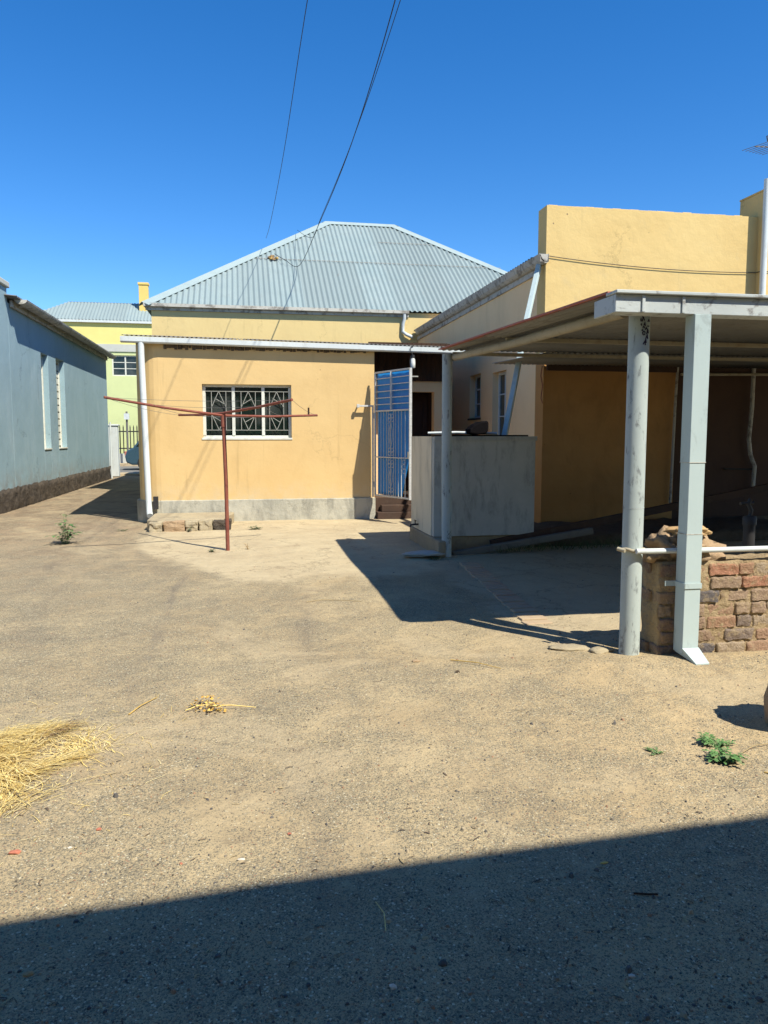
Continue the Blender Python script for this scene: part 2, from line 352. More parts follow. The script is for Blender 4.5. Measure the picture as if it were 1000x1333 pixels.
M['stepstone'] = weathered('rough_step_cement', (.40, .33, .21), (.32, .26, .17), (.12, .10, .08), dirt_s=5, streak=.8, dirt_amt=.8, bs=18, bstr=.8, bdist=.02)
M['paver'] = weathered('dusty_red_paver', (.40, .27, .18), (.42, .32, .2), (.36, .2, .14), dirt_s=4, streak=1, dirt_amt=.7, bs=26, bstr=.6)
M['pebble'] = island('pebbles', [(.12, .11, .10), (.22, .185, .14), (.36, .29, .19), (.17, .15, .13), (.46, .37, .24), (.09, .085, .085), (.34, .2, .12), (.28, .225, .16)], .85, 80, .3, .002)
M['straw'] = island('dry_straw', [(.80, .60, .20), (.88, .70, .30), (.66, .47, .14), (.86, .64, .22), (.5, .34, .11), (.9, .74, .36)], .7, 40, .1, .001)
M['strawdull'] = plain('dull_dry_stalk', (.42, .31, .15), .8)
M['drybrown'] = island('dry_brown_stalks', [(.24, .15, .08), (.35, .22, .10), (.55, .36, .10), (.18, .11, .06)], .8, 40, .2, .001)
M['litter'] = island('leaf_and_twig_crumbs', [(.14, .095, .06), (.25, .17, .09), (.09, .065, .045), (.45, .34, .17)], .85, 40, .2, .001)
M['drygold'] = island('dry_gold_leaves', [(.62, .38, .07), (.50, .28, .05), (.70, .46, .12), (.12, .08, .04)], .8, 40, .2, .001)
M['leaf'] = island('green_weed_leaves', [(.075, .17, .045), (.10, .22, .06), (.06, .13, .04), (.15, .27, .09), (.20, .23, .10)], .6, 40, .2, .001)
M['leafmix'] = island('dusty_green_leaves', [(.07, .16, .045), (.10, .20, .06), (.05, .11, .035), (.16, .20, .09), (.22, .20, .10)], .7, 40, .2, .001)
M['leafdark'] = island('dull_grass_blades', [(.05, .09, .03), (.07, .11, .04), (.035, .06, .025), (.16, .15, .07)], .7, 40, .2, .001)
M['cable'] = plain('black_cable', (.02, .02, .025), .6)
M['wire'] = plain('galvanised_wire', (.16, .15, .14), .5)
M['brickchip'] = plain('broken_brick', (.50, .17, .10), .9, s=60)
M['whitestone'] = plain('pale_pebble', (.62, .56, .46), .8, s=60)
M['darkstone'] = plain('dark_stone', (.10, .085, .07), .85, s=60)
M['ink'] = plain('dark_purple_ink', (.03, .015, .045), .7)

# ------------------------------------------------------------------ mesh builder
class MB:
    def __init__(s): s.v = []; s.f = []; s.sm = []
    def add(s, vs, fs, smooth=False):
        o = len(s.v); s.v += [tuple(map(float, q)) for q in vs]
        for f in fs: s.f.append(tuple(o + i for i in f)); s.sm.append(smooth)
        return s
    def box(s, x0, x1, y0, y1, z0, z1, rot=0, c=None):
        vs = [(x, y, z) for x in (x0, x1) for y in (y0, y1) for z in (z0, z1)]
        if rot:
            c = c or ((x0 + x1) / 2, (y0 + y1) / 2)
            k, q = math.cos(rot), math.sin(rot)
            vs = [(c[0] + (x - c[0]) * k - (y - c[1]) * q, c[1] + (x - c[0]) * q + (y - c[1]) * k, z) for x, y, z in vs]
        return s.add(vs, [(0, 1, 3, 2), (4, 6, 7, 5), (0, 4, 5, 1), (2, 3, 7, 6), (0, 2, 6, 4), (1, 5, 7, 3)])
    def obox(s, O, A, B, C, a, b, c):
        """box from corner O spanning a*A, b*B, c*C"""
        O, A, B, C = Vector(O), Vector(A).normalized() * a, Vector(B).normalized() * b, Vector(C).normalized() * c
        vs = [O + i * A + j * B + k * C for i in (0, 1) for j in (0, 1) for k in (0, 1)]
        return s.add(vs, [(0, 1, 3, 2), (4, 6, 7, 5), (0, 4, 5, 1), (2, 3, 7, 6), (0, 2, 6, 4), (1, 5, 7, 3)])
    def bar(s, p, q, w, h=None, up=(0, 0, 1)):
        p, q = Vector(p), Vector(q); d = (q - p); L = d.length; d.normalize()
        up = Vector(up)
        if abs(d.dot(up)) > .95: up = Vector((0, 1, 0))
        a = d.cross(up).normalized(); b = a.cross(d).normalized(); h = h or w
        return s.obox(p - a * w / 2 - b * h / 2, a, d, b, w, L, h)
    def tube(s, pts, r, n=12, caps=True):
        P = [Vector(p) for p in pts]; m = len(P)
        rs = r if isinstance(r, (list, tuple)) else [r] * m
        vs = []; a = None
        for i, p in enumerate(P):
            d = (P[min(i + 1, m - 1)] - P[max(i - 1, 0)]).normalized()
            if a is None:
                u = Vector((0, 0, 1)) if abs(d.z) < .9 else Vector((1, 0, 0))
                a = d.cross(u).normalized()
            else: a = (a - d * a.dot(d)).normalized()
            b = d.cross(a)
            vs += [p + (a * math.cos(2 * PI * k / n) + b * math.sin(2 * PI * k / n)) * rs[i] for k in range(n)]
        fs = [(i * n + k, i * n + (k + 1) % n, (i + 1) * n + (k + 1) % n, (i + 1) * n + k) for i in range(m - 1) for k in range(n)]
        s.add(vs, fs, True)
        if caps:
            s.add(vs[:n], [tuple(range(n))[::-1]]); s.add(vs[-n:], [tuple(range(n))])
        return s
    def prism(s, poly, z0, z1):
        n = len(poly)
        vs = [(x, y, z0) for x, y in poly] + [(x, y, z1) for x, y in poly]
        return s.add(vs, [tuple(range(n))[::-1], tuple(range(n, 2 * n))] + [(i, (i + 1) % n, n + (i + 1) % n, n + i) for i in range(n)])
    def quad(s, a, b, c, d): return s.add([a, b, c, d], [(0, 1, 2, 3)])
    def prof(s, pts, axis, a0, a1):
        """extrude a 2-D profile along x ('x': pts are (y,z)) or y ('y': pts are (x,z)) or generic"""
        n = len(pts)
        mk = (lambda a, q: (a, q[0], q[1])) if axis == 'x' else (lambda a, q: (q[0], a, q[1]))
        vs = [mk(a0, q) for q in pts] + [mk(a1, q) for q in pts]
        return s.add(vs, [tuple(range(n)), tuple(range(n, 2 * n))[::-1]] + [(i, n + i, n + (i + 1) % n, (i + 1) % n) for i in range(n)])
    def wall(s, axis, t0, t1, a0, a1, z0, z1, holes=()):
        """wall with rectangular openings; thickness t0..t1 across, runs a0..a1"""
        A = sorted({a0, a1} | {h[0] for h in holes} | {h[1] for h in holes})
        Z = sorted({z0, z1} | {h[2] for h in holes} | {h[3] for h in holes})
        for i in range(len(A) - 1):
            run = None
            for j in range(len(Z) - 1):
                ca, cz = (A[i] + A[i + 1]) / 2, (Z[j] + Z[j + 1]) / 2
                hole = any(h[0] < ca < h[1] and h[2] < cz < h[3] for h in holes)
                if not hole: run = [Z[j] if run is None else run[0], Z[j + 1]]
                if (hole or j == len(Z) - 2) and run:
                    if axis == 'x': s.box(A[i], A[i + 1], t0, t1, *run)
                    else: s.box(t0, t1, A[i], A[i + 1], *run)
                    run = None
        return s
    def build(s, name, mat, parent=None, bevel=0, solid=0, disp=None, label=None):
        o0 = Vector(parent['_o']) if parent else Vector((0, 0, 0))
        me = bpy.data.meshes.new(name)
        me.from_pydata([tuple(Vector(q) - o0) for q in s.v], [], s.f)
        me.polygons.foreach_set('use_smooth', s.sm)
        me.materials.append(M[mat] if isinstance(mat, str) else mat)
        me.update()
        o = bpy.data.objects.new(name, me); COL.objects.link(o)
        if parent:
            o.parent = parent; o['_o'] = tuple(o0)
        else: o['_o'] = (0, 0, 0)
        if solid:
            md = o.modifiers.new('s', 'SOLIDIFY'); md.thickness = solid; md.offset = 0
        if bevel:
            md = o.modifiers.new('b', 'BEVEL'); md.width = bevel; md.segments = 2; md.limit_method = 'ANGLE'; md.angle_limit = R(50)
        if label: o['label'] = label
        return o

def tag(o, label, cat, group=None):
    o['label'] = label; o['category'] = cat
    if group: o['group'] = group
    return o
def thing(name, loc, label, cat, group=None):
    o = bpy.data.objects.new(name, None); COL.objects.link(o)
    o.location = loc; o['_o'] = tuple(loc); o.empty_display_size = .2
    return tag(o, label, cat, group)
def struct(o): o['kind'] = 'structure'; return o

def corr(mb, O, A, D, width, length, pitch=.076, amp=.009, step=5, clip=None, segs=1):
    """corrugated sheet: A across the waves, D along them"""
    O, A, D = Vector(O), Vector(A).normalized(), Vector(D).normalized()
    Nn = A.cross(D).normalized()
    if Nn.z < 0: Nn = -Nn
    n = max(2, int(width / pitch * step))
    vs = []
    for i in range(n + 1):
        a = width * i / n
        z = amp * math.sin(2 * PI * a / pitch)
        l0, l1 = (0, length) if clip is None else clip(a)
        for k in range(segs + 1):
            l = l0 + (l1 - l0) * k / segs
            vs.append(O + A * a + D * l + Nn * z)
    w = segs + 1
    fs = [(i * w + k, (i + 1) * w + k, (i + 1) * w + k + 1, i * w + k + 1) for i in range(n) for k in range(segs)]
    return mb.add(vs, fs, True)

def blob(mb, c, r, seed, sub=2, rough=.25, flat=1.0, smooth=True, freq=1.1):
    import bmesh
    bm = bmesh.new(); bmesh.ops.create_icosphere(bm, subdivisions=sub, radius=1)
    vs = []
    for v in bm.verts:
        k = 1 + rough * noise.noise(v.co * freq + Vector((seed * 3.7, seed, -seed)))+ rough * .4 * noise.noise(v.co * freq * 3 + Vector((seed, 0, 5)))
        q = v.co * k
        vs.append((c[0] + q.x * r[0], c[1] + q.y * r[1], c[2] + max(q.z, -flat) * r[2]))
    fs = [tuple(v.index for v in f.verts) for f in bm.faces]
    bm.free()
    return mb.add(vs, fs, smooth)

# ------------------------------------------------------------------ ground
g = MB()
def gh(x, y):
    k = noise.noise(Vector((x * .6, y * .6, 3))) * .02 + noise.noise(Vector((x * 2.3, y * 2.3, 7))) * .006
    # sandy heap at the foot of the brick wall
    k += .035 * math.exp(-((y - 4.55) / .16) ** 2) * (1 / (1 + math.exp(-max(-5, min(5, x - 2.35)) * 9)))
    k += noise.noise(Vector((x * 6, y * 6, 1))) * .004
    return k - .007
xs = [-80, -40, -20, -12] + [-8 + i * .1 for i in range(0, 181)] + [14, 22, 45, 90]
ys = [-60, -30, -12, -4] + [-1 + i * .1 for i in range(0, 190)] + [18.6 + i for i in range(0, 12)] + [32, 45, 70, 120, 250]
inner = lambda x, y: 1 if -7.9 < x < 9.9 and -1 < y < 18 else 0
vs = [(x, y, gh(x, y) * inner(x, y) - (0 if inner(x, y) else .012)) for x in xs for y in ys]
ny = len(ys)
g.add(vs, [(i * ny + j, (i + 1) * ny + j, (i + 1) * ny + j + 1, i * ny + j + 1) for i in range(len(xs) - 1) for j in range(ny - 1)], True)
struct(g.build('ground', 'ground'))

def ragged(poly, jit, n_per, seed, z0, z1):
    rnd = random.Random(seed); out = []
    for i, (a, b) in enumerate(zip(poly, poly[1:] + poly[:1])):
        d = math.dist(a[:2], b[:2]); k = max(1, int(d * n_per)) if not (len(a) > 2) else 1
        for j in range(k):
            t = j / k
            x = a[0] + (b[0] - a[0]) * t; y = a[1] + (b[1] - a[1]) * t
            w = jit if j or True else 0
            if len(a) > 2: w = 0
            x += w * (noise.noise(Vector((x * 2.1, y * 2.1, seed))) * 1.6 + noise.noise(Vector((x * 9, y * 9, seed))) * .6)
            y += w * (noise.noise(Vector((x * 2.1, y * 2.1, seed + 9))) * 1.6 + noise.noise(Vector((x * 9, y * 9, seed + 9))) * .6)
            out.append((x, y))
    return MB().prism(out, z0, z1)
r_ = MB().box(-60, 60, 32.2, 40.4, -.05, .002); struct(r_.build('street', 'road'))
r_ = MB().box(-60, 60, 40.4, 42.4, -.05, .13); struct(r_.build('far_pavement', 'apron'))
r_ = MB().box(-60, 60, 31.0, 32.2, -.05, .06); struct(r_.build('near_pavement', 'apron'))

# loose gravel: real little stones over the yard (uncountable)
pb = MB(); rnd = random.Random(5)
BASE = [(1, 0, 0), (-.6, .8, 0), (-.6, -.8, 0), (0, 0, .7), (.3, .8, .3), (.4, -.7, .25)]
def pebble(x, y, r):
    z = gh(x, y); a = rnd.random() * 6.28; k, q = math.cos(a), math.sin(a)
    pts = [(1, .1), (.45, .85), (-.5, .8), (-1, -.05), (-.4, -.8), (.55, -.75)]
    pts = [(px * (.75 + .5 * rnd.random()), py * (.6 + .4 * rnd.random())) for px, py in pts]
    lo = [(x + r * (px * k - py * q), y + r * (px * q + py * k), z - .1 * r) for px, py in pts]
    h = r * (.5 + .5 * rnd.random())
    hi = [(x + .6 * r * (px * k - py * q), y + .6 * r * (px * q + py * k), z + h * (.8 + .3 * rnd.random())) for px, py in pts]
    pb.add(lo + hi, [(i, (i + 1) % 6, 6 + (i + 1) % 6, 6 + i) for i in range(6)] + [(6, 7, 8, 9, 10, 11)])
for i in range(15000):
    y = 1.7 + 11 * rnd.random() ** 1.9
    x = (y * .184) + (rnd.random() - .5) * (y * 1.25 + .4)
    if -1.5 < x < 4 and y > 8.9: continue
    pebble(x, y, .0020 + .005 * rnd.random() ** 4 + (.009 * rnd.random() if rnd.random() < .025 else 0))
o = pb.build('loose_gravel', 'pebble'); o['kind'] = 'stuff'; tag(o, 'fine grey and tan gravel scattered over the sandy yard', 'gravel')

# ------------------------------------------------------------------ main house
H = thing('tin_roofed_house', (3.0, 20.6, 0), 'ochre house with large pale corrugated hip roof and lean-to back room', 'house')
YF = 20.6; EZ = 4.83; EY = 20.50; SL = .69; RY = 25.72; RZ = EZ + SL * (RY - EY); XL = -2.42; XR = 10.3
w = MB(); w.wall('x', YF, YF + .3, -2.2, 10.0, 0, 4.8); w.wall('y', -2.2, -1.9, YF + .3, 30.6, 0, 4.8)
w.wall('y', 9.7, 10.0, YF + .3, 30.6, 0, 4.8); w.wall('x', 30.6, 30.9, -2.2, 10, 0, 4.8)
w.build('wall', 'ochre_up', H)
rf = MB(); wd = XR - XL; run = RY - EY
L = math.hypot(run, run * SL)
hx = lambda a: min(1, a / run, (wd - a) / run)
D = Vector((0, 1, SL))
corr(rf, (XL, EY, EZ), (1, 0, 0), D, wd, L, .14, .022, 8, clip=lambda a: (0, max(.001, L * hx(a))), segs=2)
# back, left and right slopes
corr(rf, (XL, 2 * RY - EY, EZ), (1, 0, 0), (0, -1, SL), wd, L, .152, .018, 6, clip=lambda a: (0, max(.001, L * hx(a))))
wy = 2 * run
corr(rf, (XL, EY, EZ), (0, 1, 0), (1, 0, SL), wy, L, .152, .018, 6, clip=lambda a: (0, max(.001, L * min(a, wy - a) / run)))
corr(rf, (XR, EY, EZ), (0, 1, 0), (-1, 0, SL), wy, L, .152, .018, 6, clip=lambda a: (0, max(.001, L * min(a, wy - a) / run)))
RF = rf.build('roof', 'roof', H)
cp = MB()
RA, RB = Vector((XL + run, RY, RZ)), Vector((XR - run, RY, RZ))
def cap(p, q, n1, n2, wdt=.2):
    p, q = Vector(p), Vector(q); d = (q - p).normalized(); up = Vector((0, 0, .035))
    for n in (n1, n2):
        a = Vector(n); cp.quad(p + up, q + up, q + a * wdt + up * .8, p + a * wdt + up * .8)
f_ = Vector((0, -1, -SL)).normalized(); l_ = Vector((-1, 0, -SL)).normalized(); rr = Vector((1, 0, -SL)).normalized(); bk = Vector((0, 1, -SL)).normalized()
def inn(n, d): n = Vector(n); return (n - d * n.dot(d)).normalized()
cap(RA, RB, f_, bk, .22)
CL, CR = Vector((XL, EY, EZ)), Vector((XR, EY, EZ))
dl = (RA - CL).normalized(); dr = (RB - CR).normalized()
fd = Vector((0, 1, SL)).normalized()
cap(CL, RA, inn(Vector((1, 0, 0)), dl), inn(l_, dl), .24); cap(CR, RB, inn(Vector((-1, 0, 0)), dr), inn(rr, dr), .24)
cap((XL, 2 * RY - EY, EZ), RA, inn(l_, Vector((1, -1, SL)).normalized()), inn(bk, Vector((1, -1, SL)).normalized()))
cap((XR, 2 * RY - EY, EZ), RB, inn(rr, Vector((-1, -1, SL)).normalized()), inn(bk, Vector((-1, -1, SL)).normalized()))
cp.build('ridge_cap', 'roofcap', RF, solid=.01)
# horizontal lap seams with nail heads
for yy, x0, x1 in ((23.05, .5, 7.9), (24.4, 4.3, 6.4)):
    sm = MB(); P = []
    k = 0; x = x0
    while x < x1:
        P.append((x, yy + .012 * noise.noise(Vector((x * 3, yy, 0))), EZ + SL * (yy - EY) + .02)); x += .076
    vs = []
    for (x, y, z) in P: vs += [(x, y, z), (x, y + .03, z + .03 * SL)]
    sm.add(vs, [(2 * i, 2 * i + 2, 2 * i + 3, 2 * i + 1) for i in range(len(P) - 1)]); sm.build('lap_seam', 'sheet', RF, solid=.004)
gt = MB()
gt.prof([(EY - .05, 4.76), (EY - .05, 4.84), (EY - .035, 4.84), (EY - .035, 4.775), (EY + .045, 4.775), (EY + .045, 4.81), (EY + .055, 4.81), (EY + .055, 4.76)], 'x', -2.38, 4.45)
gt.box(-2.34, 4.46, EY + .06, EY + .085, 4.68, 4.795)
gm = gt.build('gutter', 'gutter_old', H)
MB().tube([(4.33, EY, 4.76), (4.33, EY + .01, 4.62), (4.3, YF - .06, 4.5), (4.29, YF - .06, 4.3), (4.38, YF - .09, 4.22), (4.55, YF - .1, 4.15)], .045, 10).build('downpipe', 'white', gm)
# bird nest / rust patch and junk on the roof
nb = MB()
for k in range(22):
    a = rnd.random() * 6.28
    px_, py_ = .98 + .13 * math.cos(a) * rnd.random(), 23.05 + .1 * math.sin(a)
    blob(nb, (px_, py_, EZ + SL * (py_ - EY) + .06), (.05, .04, .035), k, 1, .5, smooth=False)
tag(nb.build('debris_clump', 'drybrown'), 'brown clump of nest debris on the pale corrugated roof where the cable lands', 'debris')

# ---- lean-to back room (part of the house)
LH = (-.67, .88, 1.47, 2.41)
w = MB(); w.wall('x', 13.9, 14.2, -1.40, 2.38, .38, 3.09, [LH])
def arc(cx, cy, r, a0, a1, n=8): return [(cx + r * math.cos(R(a0 + (a1 - a0) * i / n)), cy + r * math.sin(R(a0 + (a1 - a0) * i / n))) for i in range(n + 1)]
w.prism(arc(-1.40, 14.31, .41, 180, 270) + [(-1.40, 14.31)], .38, 3.09)
w.box(-1.81, -1.42, 14.31, 20.6, .38, 3.2); w.box(2.18, 2.375, 14.2, 20.6, .38, 3.2)
LW = w.build('back_room_wall', 'ochre', H)
p = MB(); p.box(-1.42, 2.395, 13.865, 14.25, -.1, .38)
p.prism(arc(-1.42, 14.31, .445, 180, 270) + [(-1.42, 14.31)], -.1, .379)
p.box(-1.865, -1.42, 14.31, 20.6, -.1, .378); p.box(2.20, 2.395, 14.25, 20.6, -.1, .378)
p.build('plinth', 'plinth', H, bevel=.012)
# mortar gap under the sheets
cr_ = MB()
for k in range(60):
    x = -1.3 + 3.6 * k / 60; cr_.box(x, x + .045 + .03 * rnd.random(), 13.885, 13.93, 3.02 - .035 * rnd.random() , 3.07)
cr_.build('crumbling_wall_head', 'soil', H)
# porch
w = MB(); w.wall('x', 14.7, 14.9, 2.38, 3.86, .0, 2.58, [(2.85, 3.70, .42, 2.36)]); w.box(3.72, 3.86, 14.9, 20.6, 0, 2.58)
w.build('porch_wall', 'ochre_shade_lift', H)
w = MB(); w.box(2.40, 3.95, 14.67, 14.70, 2.585, 3.29); x = 2.40
while x < 3.92:
    w.box(x, x + .088, 14.64, 14.665, 2.56, 3.28); x += .094
w.build('timber_boarding', 'darkwood', H)
w = MB(); w.box(2.85, 3.72, 15.25, 15.3, .4, 2.4); w.box(2.80, 2.85, 14.67, 15.3, .42, 2.4); w.box(3.70, 3.75, 14.95, 15.3, .42, 2.4); w.box(2.86, 3.69, 14.92, 15.3, 2.37, 2.42)
for z in (.5, 1.45, 2.25): w.box(2.86, 3.70, 15.22, 15.25, z, z + .09)
for x in (2.87, 3.24, 3.60): w.box(x, x + .09, 15.215, 15.249, .45, 2.35)
w.build('inner_door', 'darkwood', H)
MB().box(2.40, 3.70, 14.0, 15.3, -.05, .37).box(2.41, 3.5, 13.72, 14.0, -.05, .12).box(2.5, 3.3, 13.80, 13.98, .12, .24).build('doorstep', 'beam', H, bevel=.01)
# porch ceiling coloured sheets + lean-to roof
rf = MB(); LS = (4.03 - 3.19) / (20.6 - 13.77)
corr(rf, (-1.97, 13.75, 3.20), (1, 0, -.015), (0, 1, LS), 6.08, 6.87, .076, .011, 6)
LR = rf.build('lean_to_roof', 'sheet_dark', H, solid=.003)
gt = MB()
def gutterx(mb, x0, x1, yc, z0a, z0b, w_=.11, h=.10):
    pr = [(-w_ / 2, h), (-w_ / 2, .02), (-w_ / 2 + .02, 0), (w_ / 2, 0), (w_ / 2, h), (w_ / 2 - .008, h), (w_ / 2 - .008, .01), (-w_ / 2 + .024, .01), (-w_ / 2 + .008, .026), (-w_ / 2 + .008, h)]
    n = len(pr)
    vs = [(x0, yc + a, z0a + b) for a, b in pr] + [(x1, yc + a, z0b + b) for a, b in pr]
    mb.add(vs, [tuple(range(n)), tuple(range(n, 2 * n))[::-1]] + [(i, n + i, n + (i + 1) % n, (i + 1) % n) for i in range(n)])
gutterx(gt, -1.99, 4.11, 13.80, 3.085, 2.995)
LG = gt.build('gutter', 'white', H)
gt = MB(); gt.tube([(-1.66, 13.80, 3.09), (-1.66, 13.80, 2.9), (-1.61, 13.80, .35), (-1.60, 13.76, .2), (-1.58, 13.66, .14)], .052, 14)
gt.build('downpipe', 'white', LG)
MB().box(-1.53, -1.45, 13.75, 13.83, .24, .46).build('pipe_bracket', 'darkmetal', LG)
# window with three lights and burglar grilles
F = MB(); xa, xb, za, zb = LH; y0, y1 = 13.985, 14.025
F.box(xa, xb, y0, y1, za, za + .045).box(xa, xb, y0, y1, zb - .045, zb)
for x in (xa, -.165, .355, xb - .05): F.box(x, x + .055, y0 - .012, y1, za + .045, zb - .045)
F.box(xa - .02, xb + .01, 13.90 - .012, y0, za - .03, za + .004)
WF = F.build('window', 'winframe', H, bevel=.004, label='three light steel window with diamond burglar bars')
MB().box(xa + .04, xb - .04, 14.012, 14.018, za + .04, zb - .04).build('pane', 'glass', WF)
G = MB(); gy = 13.965
def gb(x0, z0, x1, z1): G.bar((x0, gy, z0), (x1, gy, z1), .010)
for c0, c1, s_ in ((xa + .055, -.165, -1), (-.11, .355, 1), (.41, xb - .05, -1)):
    cx = (c0 + c1) / 2; zl, zh = za + .14, zb - .12; zm = (zl + zh) / 2
    gb(c0, zl, c1, zl); gb(c0, zh, c1, zh)
    hw = .125
    for x in (cx - hw, cx + hw): gb(x, zl, x, zh)
    gb(cx, zh, cx - hw, zm + .06); gb(cx, zh, cx + hw, zm + .06); gb(cx, zl, cx - hw, zm - .06); gb(cx, zl, cx + hw, zm - .06)
    gb(cx - hw * .55, zm + .22, cx + hw, zm + .10) if s_ < 0 else gb(cx + hw * .55, zm + .22, cx - hw, zm + .10)
    gb(cx - hw * .8, zm - .10, cx + hw * .5, zm - .2) if s_ < 0 else gb(cx + hw * .9, zm - .1, cx - hw * .5, zm - .2)
G.build('burglar_bars', 'grille', WF)
# security gate at the porch, standing open
GT = thing('security_gate', (2.37, 13.75, .43), 'white barred steel security gate backed with bright blue sheet, standing open at the porch', 'gate')
hp, fp = Vector((2.37, 13.75, 0)), Vector((2.795, 12.73, 0))
ax = (fp - hp).normalized(); GW = (fp - hp).length; nrm = Vector((-ax.y, ax.x, 0)); Gz0, Gz1 = .43, 2.63
def gp(a, z, o=0): return hp + ax * a + Vector((0, 0, z)) + nrm * o
fr = MB()
fr.bar(gp(0, Gz0), gp(0, Gz1), .032); fr.bar(gp(GW, Gz0 - .01), gp(GW, Gz1 + .01), .045)
for z in (Gz0 + .01, 1.95, Gz1): fr.bar(gp(.016, z), gp(GW - .02, z), .028)
fr.bar(gp(.016, 1.13), gp(GW - .02, 1.13), .02)
fr.build('gate_frame', 'gatewhite', GT, bevel=.003)
br = MB()
for k in range(1, 6): br.bar(gp(.02, 1.95 + .68 * k / 6), gp(GW - .02, 1.95 + .68 * k / 6), .014)
br.bar(gp(GW / 2 - .02, 1.97, -.012), gp(GW / 2 - .02, 2.62, -.012), .03)
br.build('upper_bars', 'gatewhite', GT)
br = MB()
for a in (.10, .19, .28, .37, .43, .60, .66, .75, .84, .95): br.bar(gp(a, Gz0 + .02), gp(a, 1.94), .011)
br.build('lower_bars', 'gatewhite', GT)
sc_ = MB(); am = .515
def ring(a, z, r):
    sc_.tube([gp(a + r * math.cos(t * PI / 6), z + r * math.sin(t * PI / 6), -.004) for t in range(13)], .0042, 6, False)
for zb_, zt_ in ((1.17, 1.88), (.47, 1.08)):
    for z in (zb_ + .06, zt_ - .06):
        for a in (am - .045, am + .045):
            for d in (-.035, .035): ring(a, z + d, .034)
    zm = (zb_ + zt_) / 2
    for s1 in (-1, 1):
        sc_.tube([gp(am + s1 * .055 * math.cos(PI * (t / 8 - .5)) * (1 if t % 1 == 0 else 0) * (1 - .0), zb_ + .13 + (zt_ - zb_ - .26) * t / 8, -.004) for t in range(9)], .0048, 6)
    sc_.bar(gp(am, zb_ + .1, -.01), gp(am, zt_ - .1, -.01), .02, .012)
for d in (0, .08, .16): ring(.92, 1.06 - d, .04)
sc_.bar(gp(.515, .5, -.012), gp(.515, 1.9, -.012), .012, .01)
sc_.bar(gp(.515, 1.125, -.012), gp(.96, 1.125, -.012), .012, .01)
sc_.build('scroll_work', 'gatewhite', GT)
# sagging blue sheet behind the bars
bs_ = MB(); nA, nZ = 18, 30; vs = []
for i in range(nA + 1):
    for j in range(nZ + 1):
        t = j / nZ; z = Gz0 + .03 + (Gz1 - Gz0 - .05) * t
        wmax = GW - .03 - .20 * (1 - min(1, max(0, (z - .5) / .8))) ** 1.3 - (.05 if z < 1.5 else 0) * (1 - t)
        a = .02 + (wmax - .02) * i / nA
        vs.append(gp(a, z, .035 + .008 * math.sin(a * 26 + z) * (1 if z < 1.9 else .3)))
bs_.add(vs, [(i * (nZ + 1) + j, (i + 1) * (nZ + 1) + j, (i + 1) * (nZ + 1) + j + 1, i * (nZ + 1) + j + 1) for i in range(nA) for j in range(nZ)], True)
bs_.build('blue_sheet', 'blue', GT, solid=.004)
hg = MB(); hg.bar((2.335, 13.80, .40), (2.335, 13.80, 2.06), .03); hg.bar((2.05, 13.80, 2.045), (2.335, 13.80, 2.045), .035, .03); hg.bar((2.04, 13.79, 2.045), (2.09, 13.79, 2.045), .05, .06)
hg.box(2.06, 2.08, 13.8, 13.9, 2.03, 2.06)
hg.build('hinge_post', 'gatewhite', GT, bevel=.003)
for z in (.58, 1.82): MB().tube([(2.352, 13.775, z), (2.352, 13.775, z + .1)], .016, 8).build('hinge', 'grille', GT)
MB().bar(gp(GW, 2.5), gp(GW, 2.5) + Vector((.13, 0, 0)), .02).build('bolt', 'grille', GT)
MB().box(2.755, 2.815, 12.72, 12.79, 1.12, 1.24).build('latch', 'grille', GT)
# jar lamp
JL = thing('jar_lamp', (3.05, 13.70, 2.85), 'glass jar lamp hanging by a wire hook from the white gutter above the porch', 'lamp')
MB().tube([(3.05, 13.70, 2.72), (3.05, 13.70, 2.735), (3.05, 13.70, 2.80), (3.05, 13.70, 2.87), (3.05, 13.70, 2.90)], [.03, .044, .046, .042, .028], 16).build('jar', 'bulbglass', JL)
MB().tube([(3.05, 13.70, 2.9), (3.05, 13.70, 2.955)], .034, 14).build('cap', 'darkmetal', JL)
MB().tube([(3.05, 13.70, 2.955), (3.02, 13.70, 3.0), (3.0, 13.70, 3.06), (3.03, 13.72, 3.12), (3.06, 13.75, 3.10)], .007, 6).tube([(3.0, 13.70, 2.74), (2.99, 13.70, 2.85), (3.02, 13.70, 2.95)], .006, 6).build('hook', 'darkmetal', JL)

# raised slab at the house corner
ST = thing('raised_slab', (-.95, 12.9, 0), 'low rough cement slab edged with stones at the foot of the white downpipe', 'slab')
ragged([(-1.52, 12.75), (-1.36, 12.58), (-.3, 12.78), (-.16, 13.86, 1), (-1.52, 13.86, 1)], .03, 10, 21, -.05, .165).build('slab', 'stepstone', ST, bevel=.02)
for k, (x0, x1) in enumerate(((-1.47, -1.27), (-1.25, -.93), (-.91, -.72), (-.70, -.5), (-.48, -.2))):
    e = MB(); n = 5; dz = rnd.random() * .03
    vs = []
    import bmesh
    bm = bmesh.new(); bmesh.ops.create_cube(bm, size=1); bmesh.ops.subdivide_edges(bm, edges=bm.edges[:], cuts=4, use_grid_fill=True)
    for v in bm.verts:
        q = v.co.copy(); k2 = .03 * noise.noise(Vector((q.x * 2.5 + k * 7, q.y * 2.5, q.z * 2.5)))
        yy = 12.66 + (x0 + 1.47) * .11
        vs.append(((x0 + x1) / 2 + q.x * (x1 - x0) + k2 * .6, yy - .04 + q.y * .24 + k2, .055 + q.z * (.17 + dz) + k2 * .8))
    e.add(vs, [tuple(v.index for v in f.verts) for f in bm.faces]); bm.free()
    e.build('edge_stone', ('stepstone', 'redstone', 'stepstone', 'stepstone', 'rubble')[k], ST, bevel=.01)

